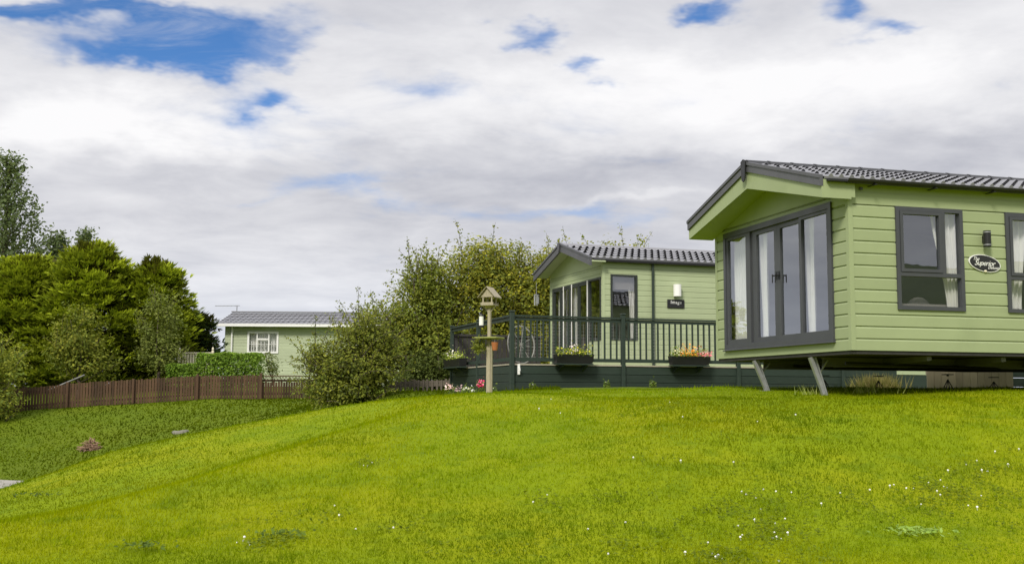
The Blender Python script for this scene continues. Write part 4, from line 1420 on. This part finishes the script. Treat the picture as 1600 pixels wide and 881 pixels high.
broad_tree('climbing_shrub', 'thin leafy shrub growing by the wall under the bungalow window', 'shrub', (-10.9, 50.5, .55),
           [(0, 0, .55, .35, .3, .5), (-.15, 0, 1.0, .3, .25, .35)], n_cl=120, pal=[(.08, .11, .03), (.12, .14, .04)], leaf=.10, per=5, cr=.14, twigs=14, twig_len=(.3, .5), trunk_r=.025)
pole = MB().tube([(0, 0, 0), (1.35, .25, .62)], .035, 8)
tag(pole.build('pole', M['beam'], None, (-18.0, 43.0, .05)), 'grey pole propped at a slant behind the brown fence', 'pole')

# ------------------------------------------------------------------ bird table
bx, by = -.365, 18.0
bzz = gz(bx, by)
bt = empty('bird_table', (bx, by, bzz), R(-24), 'weathered wooden bird table with a little roofed house on a tall post', 'bird table')
H0 = .90
MB().box(-.042, .030, -.03, .03, -.2, H0, .008).box(.034, .055, -.025, .025, -.2, H0 - .03, .005).build('post', M['wood'], bt)
MB().box(-.026, .026, -.026, .026, H0 + .031, 1.40, .006).build('upper_post', M['wood'], bt)
MB().box(-.20, .20, -.17, .17, H0 + .001, H0 + .03, .008).build('tray', M['moss'], bt)
ho = MB().box(-.135, .135, -.125, .125, 1.44, 1.465, .004)
ho.box(-.135, .135, -.125, -.11, 1.466, 1.495).box(-.135, .135, .11, .125, 1.466, 1.495)
for x in (-.105, .08):
    for y in (-.105, .08): ho.box(x, x + .025, y, y + .025, 1.466, 1.585)
ho.prism([(-.15, 1.586), (.15, 1.586), (0, 1.73)], 1, -.112, -.09).prism([(-.15, 1.586), (.15, 1.586), (0, 1.73)], 1, .09, .112)
ho.v = [(q[0] * .84, q[1] * .84, 1.44 + (q[2] - 1.44) * .95) for q in ho.v]
house = ho.build('bird_house', M['wood'], bt)
mb = MB()
for sg in (-1, 1):
    for i in range(4):
        t0, t1 = i / 4, (i + 1) / 4 + .05
        p0 = Vector((sg * .175 * t0, 0, 1.745 - .17 * t0 + .016)); p1 = Vector((sg * .175 * t1, 0, 1.745 - .17 * t1 + .006))
        a = [(p0.x, p0.z), (p1.x, p1.z), (p1.x, p1.z + .012), (p0.x, p0.z + .006)]
        mb.prism([(q[0], q[1]) for q in a], 1, -.16, .16)
mb.v = [(q[0] * .84, q[1] * .84, 1.44 + (q[2] - 1.44) * .95) for q in mb.v]
mb.build('roof', M['wood'], house)
MB().tube([(0, 0, 1.401), (0, 0, 1.439)], [.03, .08], 8).bar((.02, 0, 1.34), (.11, 0, 1.44), .02).bar((-.02, 0, 1.34), (-.11, 0, 1.44), .02).build('bracket', M['wood'], bt)
# moss and fern hanging under the tray
co, col = [], []
m_ = 420
p = RNG.normal(size=(m_, 3)) * np.array([.055, .06, .06]) + np.array([-.14, -.10, H0 - .11])
nn = unit(m_); aa = np.cross(nn, unit(m_)); aa /= np.linalg.norm(aa, axis=1, keepdims=True)
s2 = .035 + .03 * RNG.random(m_)
pb = empty('trailing_plant', (bx, by, bzz), R(-24), 'yellow green trailing plant hanging under the bird table tray', 'plant')
fast_mesh('foliage', leaf_quads(p, nn, aa, s2, s2 * .5), 4, M['leaf'], pb, np.repeat(tints(m_, [(.16, .17, .03), (.12, .14, .03)], .3), 4, 0))
MB().tube([(-.14, -.1, H0 - .002), (-.14, -.1, H0 - .12)], .006, 5).build('hanger', M['wire'], pb)
hp = empty('flower_pot', (bx, by, bzz), R(-24), 'small terracotta pot hanging under the right of the bird table tray', 'flower pot')
MB().tube([(.145, -.10, H0 - .19), (.145, -.10, H0 - .06)], [.04, .058], 14).build('pot', M['terra'], hp)
MB().tube([(.145, -.10, H0 - .06), (.145, -.10, H0 - .001)], .004, 5).build('hanger', M['wire'], hp)
fd = empty('bird_feeder', (bx, by, bzz), R(-24), 'tubular seed feeder hanging left of the bird table post', 'feeder')
MB().tube([(-.118, -.06, 1.12), (-.118, -.06, 1.27)], .036, 12).build('tube', M['white'], fd)
MB().tube([(-.118, -.06, 1.271), (-.118, -.06, 1.31)], [.042, .02], 12).tube([(-.118, -.06, 1.085), (-.118, -.06, 1.119)], .042, 12).build('cap', M['black'], fd)
MB().tube([(-.118, -.06, 1.31), (-.118, -.06, 1.439)], .004, 5).build('hanger', M['black'], fd)
dc_p = pix_dir(838, 470)
dc = MB()
for i in range(5):
    t = i * 1.257
    dc.box(.06 * math.cos(t) - .018, .06 * math.cos(t) + .018, .06 * math.sin(t) - .006, .06 * math.sin(t) + .006, -.34 - .05 * (i % 2), -.08)
dc.tube([(0, 0, -.08), (0, 0, -.06)], .08, 10).tube([(0, 0, -.06), (0, 0, .3)], .006, 5)
tag(dc.build('wind_chime', M['steel'], None, (dc_p.x / dc_p.y * 33.2, 33.2, dc_p.z / dc_p.y * 33.2 + .25)), 'pale wind chime hanging in the tree left of the veranda caravan', 'wind chime')


# ------------------------------------------------------------------ planters and bedding
def flower_cloud(parent, a0, a1, y, z, n, pal, hh, name, mat, leaf=.04, dy=.07):
    p = np.stack([a0 + RNG.random(n) * (a1 - a0), y + RNG.normal(size=n) * dy, z + np.abs(RNG.normal(size=n)) * hh], 1)
    nn = np.array([0, -.4, .6]) + RNG.normal(size=(n, 3)) * .6; nn /= np.linalg.norm(nn, axis=1, keepdims=True)
    aa = np.cross(nn, unit(n)); aa /= np.linalg.norm(aa, axis=1, keepdims=True)
    s2 = leaf * (.6 + .8 * RNG.random(n))
    return fast_mesh(name, leaf_quads(p, nn, aa, s2, s2 * (.8 if name == 'blossom' else .55)), 4, mat, parent, np.repeat(tints(n, pal, .2), 4, 0))


def planter(label, x0, x1, y, rot_side, flowers):
    c = toW((x0 + x1) / 2, y) if not rot_side else toW(y, (x0 + x1) / 2)
    t = empty('flower_planter', (*c, SX[2] + FZ + .02), SYAW + (R(-90) if rot_side else 0), label, 'planter', 'flower planters hung on the veranda')
    L = (x1 - x0) / 2
    mb = MB()
    mb.add([(-L + .03, -.10, 0), (L - .03, -.10, 0), (L - .03, .07, 0), (-L + .03, .07, 0), (-L, -.13, .2), (L, -.13, .2), (L, .09, .2), (-L, .09, .2), (-L + .02, -.11, .2), (L - .02, -.11, .2), (L - .02, .07, .2), (-L + .02, .07, .2), (-L + .02, -.11, .17), (L - .02, -.11, .17), (L - .02, .07, .17), (-L + .02, .07, .17)],
           [(3, 2, 1, 0), (0, 1, 5, 4), (1, 2, 6, 5), (2, 3, 7, 6), (3, 0, 4, 7), (4, 5, 9, 8), (5, 6, 10, 9), (6, 7, 11, 10), (7, 4, 8, 11), (8, 9, 13, 12), (9, 10, 14, 13), (10, 11, 15, 14), (11, 8, 12, 15)])
    mb.build('trough', M['black'], t)
    MB().box(-L + .02, L - .02, -.108, .068, .15, .168).build('soil', M['soil'], t)
    mb = MB().box(-L + .02, L - .02, -.13, .09, -.035, -.005)
    for x in (-L * .6, L * .6): mb.bar((x, -.1, -.04), (x, .14, -.16), .05, .03).bar((x, -.1, -.05), (x, .16, -.05), .05, .03)
    mb.build('bracket', M['deck'], t)
    flower_cloud(t, -L + .03, L - .03, -.02, .17, 500, [(.14, .20, .025), (.20, .23, .03), (.09, .14, .02)], .10, 'foliage', M['leaf'], .05)
    for pal, n, f0, f1, hh in flowers:
        flower_cloud(t, -L + (2 * L) * f0, -L + 2 * L * f1, -.04, .20, n, pal, hh, 'blossom', M['petal'], .04)
    return t


planter('dark trough of yellow green plants on the front rail, left of the middle post', -1.823, -.895, VY0 - .17, False, [([(.55, .50, .05), (.45, .45, .08)], 130, .05, .95, .10), ([(.7, .55, .6), (.75, .7, .65)], 40, .4, .6, .14)])
planter('dark trough of orange and pink flowers on the front rail, nearest the raised caravan', 1.06, 2.069, VY0 - .17, False, [([(.75, .25, .04), (.7, .4, .05)], 170, .3, .7, .13), ([(.75, .18, .22), (.7, .3, .35)], 120, .68, 1.05, .07), ([(.7, .62, .35)], 60, .12, .5, .1)])
planter('dark trough of pale green plants on the left side rail of the veranda', 2.1, 3.75, VX0 - .17, True, [([(.6, .5, .5), (.7, .65, .6)], 60, .1, .9, .15), ([(.40, .45, .10)], 120, .1, .9, .10)])


def bedding(label, px, Y, r, h, leafpal, petpal, npet):
    d = pix_dir(px, 600)
    x = d.x / d.y * Y
    t = empty('bedding_plant', (x, Y, gz(x, Y)), 0, label, 'flower', 'flowers in the bed by the veranda')
    flower_cloud(t, -r, r, 0, .02, 160, leafpal, h * .5, 'foliage', M['leaf'], .05, r * .5)
    flower_cloud(t, -r * .8, r * .8, -.03, h * .7, npet, petpal, h * .25, 'blossom', M['petal'], .05, r * .4)
    return t


GL_ = [(.10, .15, .03), (.14, .18, .03), (.07, .10, .03)]
bedding('clump of crimson pink flowers beside the bird table post', 751, 24.3, .09, .30, GL_, [(.60, .04, .14), (.7, .2, .3)], 60)
bedding('white flower clump second along the bed from the bird table', 738, 24.8, .07, .18, GL_, [(.7, .7, .68)], 9)
bedding('yellow green clump with pale flowers midway along the veranda side bed', 730, 25.4, .12, .24, GL_, [(.65, .62, .4), (.7, .7, .65)], 12)
bedding('dusky mauve flower clump on the veranda side bed', 718, 26.4, .15, .24, GL_, [(.35, .24, .26), (.45, .33, .33)], 50)
bedding('pale pink flower clump at the far left end of the bed by the veranda', 702, 28.2, .13, .28, GL_, [(.65, .4, .42), (.7, .55, .5)], 40)
for lb, px, Y in (('small white flower clump just right of the bird table post', 771, 24.2), ('tiny weed clump against the veranda skirt right of the bird table', 832, 24.9), ('wispy weed clump at the foot of the veranda, left of its middle post', 948, 25.4), ('wispy weed clump at the foot of the veranda, right of its middle post', 1020, 25.8)):
    bedding(lb, px, Y, .07, .13, GL_, [(.55, .58, .45)], 3)

# ------------------------------------------------------------------ things beyond and below the raised caravan
bp = empty('board_fence', (8.35, 22.3, gz(8.4, 22.3)), .10, 'pale buff vertical board fence seen beneath the raised caravan', 'fence')
mb = MB()
x = 0
while x < 1.7:
    mb.box(x, x + .145, -.02 - .004 * (int(x * 7) % 2), .0, -.1, .50 + .01 * math.sin(x * 17)); x += .152
mb.build('panel', M['board'], bp)
MB().box(0, 1.68, .001, .04, .36, .44).build('rail', M['board'], bp)
sp_ = empty('timber_skirt', (10.3, 23.2, gz(10.3, 23.2)), .2, 'dark boarded deck skirt under the far right of the raised caravan', 'decking')
mb = MB()
for i in range(3): mb.box(-.05, 5, -.02, .02, -.05 + i * .19, .13 + i * .19, .006)
mb.build('skirt_boards', M['deck'], sp_)
for x in (0, 2.2, 4.4): MB().box(x - .05, x + .05, -.09, -.025, -.1, .8, .008).build('post', M['deck'], sp_)


def grass_clump(name, label, cat, x, y, n, h, r, pal, mat='blade', group=None, w=.012):
    t = empty(name, (x, y, gz(x, y)), 0, label, cat, group)
    b = RNG.normal(size=(n, 3)) * np.array([r, r, 0]) * .5
    d = np.stack([RNG.normal(size=n) * .45, RNG.normal(size=n) * .45, np.ones(n)], 1)
    d /= np.linalg.norm(d, axis=1, keepdims=True)
    L = h * (.5 + .6 * RNG.random(n))
    sd = np.cross(d, unit(n)); sd /= np.linalg.norm(sd, axis=1, keepdims=True)
    q = np.stack([b - sd * w, b + sd * w, b + d * L[:, None]], 1).reshape(-1, 3)
    fast_mesh('blades', q, 3, M[mat], t, np.repeat(tints(n, pal, .3), 3, 0))
    return t


grass_clump('weed_clump', 'tall wispy weeds growing by the nearer caravan leg', 'weed', 5.15, 15.9, 60, .28, .35, [(.16, .2, .04), (.2, .22, .06)], w=.006)
grass_clump('weed_clump', 'seeding grass tuft at the foot of the farther caravan leg', 'weed', 4.35, 16.2, 40, .18, .25, [(.2, .24, .06), (.26, .28, .09)], w=.006)
grass_clump('grass_mound', 'dry yellowish grass mound under the raised caravan, left of the buff boards', 'mound', 7.75, 23.5, 800, .40, .42, [(.17, .145, .06), (.12, .115, .035)])

# dry brush pile and stone on the bank
hx, hy, hz_ = hit(141, 703, 22)
br = MB()
for i in range(190):
    a = random.random() * 6.28; rr = random.random() ** .6 * .27
    p = Vector((rr * math.cos(a) * 1.15, rr * math.sin(a) * .7, max(0, .36 * (1 - (rr / .29) ** 2)) * random.random()))
    v = Vector((RNG.normal(), RNG.normal() * .6, RNG.normal() * .35)).normalized() * random.uniform(.08, .17)
    br.bar(p - v, p + v, .016, .012)
tag(br.build('brush_pile', M['twigs'], None, (hx, hy, hz_)), 'low heap of dry reddish twigs lying on the grass bank', 'brush pile')
st = MB().ball((0, 0, 0), .3, 12, 8, (1.0, .8, .55))
st.v = [(p[0] * (1 + .1 * math.sin(p[1] * 17 + p[2] * 9)), p[1], min(p[2], .11) + .02 * math.sin(p[0] * 13)) for p in st.v]
hx, hy, hz_ = hit(283, 675, 23)
tag(st.build('boulder', M['stone'], None, (hx, hy, hz_ - .05), smooth=True), 'flat grey boulder at the foot of the bank behind the mown mound', 'boulder')

# ------------------------------------------------------------------ turf
def vnoise(x, y, s, seed):
    g = np.random.default_rng(seed).random((64, 64))
    x = x * s; y = y * s
    i, j = np.floor(x).astype(int), np.floor(y).astype(int)
    fx, fy = x - i, y - j
    fx = fx * fx * (3 - 2 * fx); fy = fy * fy * (3 - 2 * fy)
    G = lambda a, b: g[a % 64, b % 64]
    return (G(i, j) * (1 - fx) + G(i + 1, j) * fx) * (1 - fy) + (G(i, j + 1) * (1 - fx) + G(i + 1, j + 1) * fx) * fy


def blades(name, n, ylo, yhi, power, hgt, wid, bank_=False):
    u = RNG.random(n)
    e = 1 - power
    Y = (ylo ** e + u * (yhi ** e - ylo ** e)) ** (1 / e)
    X = (RNG.random(n) * 2 - 1) * (.52 * Y + 3.2)
    b = Y + .35 * X
    keep = (b > 20.5) & (X < 1) if bank_ else (b < 22.5)
    X, Y = X[keep], Y[keep]
    n = len(X)
    Z = ground(X, Y)
    f1, f2, f3 = vnoise(X, Y, .55, 3), vnoise(X, Y, 2.4, 4), vnoise(X, Y, 7., 5)
    L = hgt * (1 + 1.1 * (RNG.random(n) < .035)) * (.45 + .75 * RNG.random(n)) * (.55 + .9 * f2 * f3 + .4 * f1)
    base = np.stack([X, Y, Z - .005], 1)
    lean = RNG.normal(size=(n, 3)) * np.array([.55, .55, 0]) + np.stack([.35 * (f1 - .5), .35 * (f2 - .5), np.ones(n)], 1)
    lean /= np.linalg.norm(lean, axis=1, keepdims=True)
    a = RNG.random(n) * 2 * math.pi
    sd = np.stack([np.cos(a), np.sin(a), np.zeros(n)], 1) * (wid * (.6 + .8 * RNG.random(n)) * np.maximum(Y / 10, .8))[:, None]
    q = np.stack([base - sd, base + sd, base + lean * L[:, None]], 1).reshape(-1, 3)
    ca, cb, cc = np.array([.180, .252, .002]), np.array([.112, .188, .003]), np.array([.240, .280, .002])
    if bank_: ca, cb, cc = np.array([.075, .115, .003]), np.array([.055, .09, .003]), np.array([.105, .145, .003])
    w1 = np.clip((f1 - .35) * 2.5, 0, 1)[:, None]
    w2 = np.clip((f2 * .6 + f3 * .5 - .45) * 2.5, 0, 1)[:, None]
    c = ca * (1 - w1) + cc * w1
    c = c * (1 - .6 * w2) + cb * .6 * w2
    f4, f5 = vnoise(X, Y * .8, .33, 8), vnoise(X, Y * .7, 1.1, 9)
    c = c * (.80 + .42 * np.clip((f4 - .3) * 2.2, 0, 1))[:, None]
    w3 = np.clip((f5 - .58) * 5, 0, 1)[:, None] * .5
    c = c * (1 - w3) + cb * .8 * w3
    c = c * (.82 + .36 * RNG.random((n, 1)))
    c = np.repeat(c, 3, 0)
    o = fast_mesh(name, q, 3, M['blade'], None, c)
    return tag(o, kind='stuff')


tag(blades('grass', 560000, 6.0, 24, 1.7, .043, .0036), 'short bright mown grass over the foreground mound', 'grass')
tag(blades('grass', 135000, 22, 44, 1.2, .075, .007, True), 'darker, longer grass on the far bank below the fence', 'grass')

# clover and daisies
fl = MB()
for i in range(16):
    t, z = i * 2.4, 1 - i / 8
    rr = math.sqrt(max(1 - z * z, 0))
    fl.ball((.009 * rr * math.cos(t), .009 * rr * math.sin(t), .062 + .008 * z), .0052, 5, 4)
fl.bar((0, 0, 0), (0, 0, .055), .003)
fo = fl.build('clover_flower', M['letter'])
clusters = [((1548, 728), 26, 14, 8), ((1478, 752), 22, 12, 6), ((1500, 782), 50, 10, 7), ((1185, 796), 26, 18, 8), ((1190, 850), 60, 22, 10), ((1100, 872), 30, 8, 5), ((1400, 770), 40, 14, 5), ((1250, 800), 50, 30, 4), ((985, 848), 60, 16, 4), ((400, 852), 16, 5, 5), ((845, 782), 10, 4, 2), ((570, 725), 6, 4, 3), ((1100, 640), 120, 14, 8), ((1060, 716), 60, 20, 3), ((560, 812), 90, 20, 4)]
first = True
for (cx_, cy_), rx_, ry_, n_ in clusters:
    for _ in range(n_):
        x, y, z = hit(cx_ + random.gauss(0, rx_), min(cy_ + random.gauss(0, ry_), 880), 5.5)
        o = fo if first else fo.copy()
        if not first: COL.objects.link(o)
        first = False
        s_ = random.uniform(.45, .8) * max(1, y / 14)
        o.location = (x, y, z - .022); o.scale = (s_, s_, s_)
        o.rotation_euler = (random.gauss(0, .25), random.gauss(0, .25), random.random() * 6)
        tag(o, 'small white clover flower dotted in the short grass', 'flower', 'white clover flowers in the lawn')


def weed(px, py, r, n, pal, label):
    x, y, z = hit(px, py, 5.5)
    t = empty('leafy_weed', (x, y, z), 0, label, 'weed')
    b = RNG.normal(size=(n, 3)) * np.array([r, r * .7, .012]) + np.array([0, 0, .05])
    nn = np.array([0, -.2, 1]) + RNG.normal(size=(n, 3)) * .45; nn /= np.linalg.norm(nn, axis=1, keepdims=True)
    aa = np.cross(nn, unit(n)); aa /= np.linalg.norm(aa, axis=1, keepdims=True)
    s2 = .045 * (.6 + .8 * RNG.random(n))
    fast_mesh('foliage', leaf_quads(b, nn, aa, s2, s2 * .45), 4, M['leaf'], t, np.repeat(tints(n, pal, .25), 4, 0))


weed(1432, 838, .13, 130, [(.22, .31, .07), (.18, .27, .05)], 'pale grey green leafy weed patch low in the lawn at the right')
weed(440, 843, .12, 90, [(.07, .11, .02), (.09, .13, .02)], 'dark broad leaved weed patch in the lawn near the bottom')
weed(60, 777, .16, 60, [(.06, .09, .02), (.05, .075, .02)], 'dark leaf patch in place of dark hollows near the left end of the mown mound')  # dark leaves added to stand in for dark hollows in the turf
weed(225, 862, .10, 60, [(.07, .11, .02), (.09, .13, .02)], 'dark little weed patch at the bottom left of the lawn')

# leafy clover patches among the grass
cq, ccol_ = [], []
for (cx_, cy_), rx_, ry_, n_ in clusters + [((1430, 800), 90, 25, 8), ((1250, 770), 60, 16, 6), ((1560, 820), 40, 30, 6), ((820, 860), 60, 14, 4), ((420, 835), 60, 12, 5), ((950, 790), 50, 14, 4), ((1180, 830), 60, 20, 5)]:
    for _ in range(n_):
        x, y, z = hit(cx_ + random.gauss(0, rx_), min(cy_ + random.gauss(0, ry_), 880), 5.5)
        m_ = 26
        px_ = x + RNG.normal(size=m_) * .10; py_ = y + RNG.normal(size=m_) * .14
        pz_ = ground(px_, py_) + .026 + .012 * RNG.random(m_)
        nn = np.array([0, -.25, 1]) + RNG.normal(size=(m_, 3)) * .35; nn /= np.linalg.norm(nn, axis=1, keepdims=True)
        aa = np.cross(nn, unit(m_)); aa /= np.linalg.norm(aa, axis=1, keepdims=True)
        s2 = .026 * (.6 + .8 * RNG.random(m_))
        cq.append(leaf_quads(np.stack([px_, py_, pz_], 1), nn, aa, s2, s2 * .8))
        ccol_.append(np.repeat(tints(m_, [(.075, .105, .006), (.09, .125, .006), (.11, .14, .008)], .25), 4, 0))
tag(fast_mesh('clover_leaves', np.concatenate(cq), 4, M['leaf'], None, np.concatenate(ccol_)), 'darker green clover leaves spread in patches through the lawn', 'clover', kind='stuff')
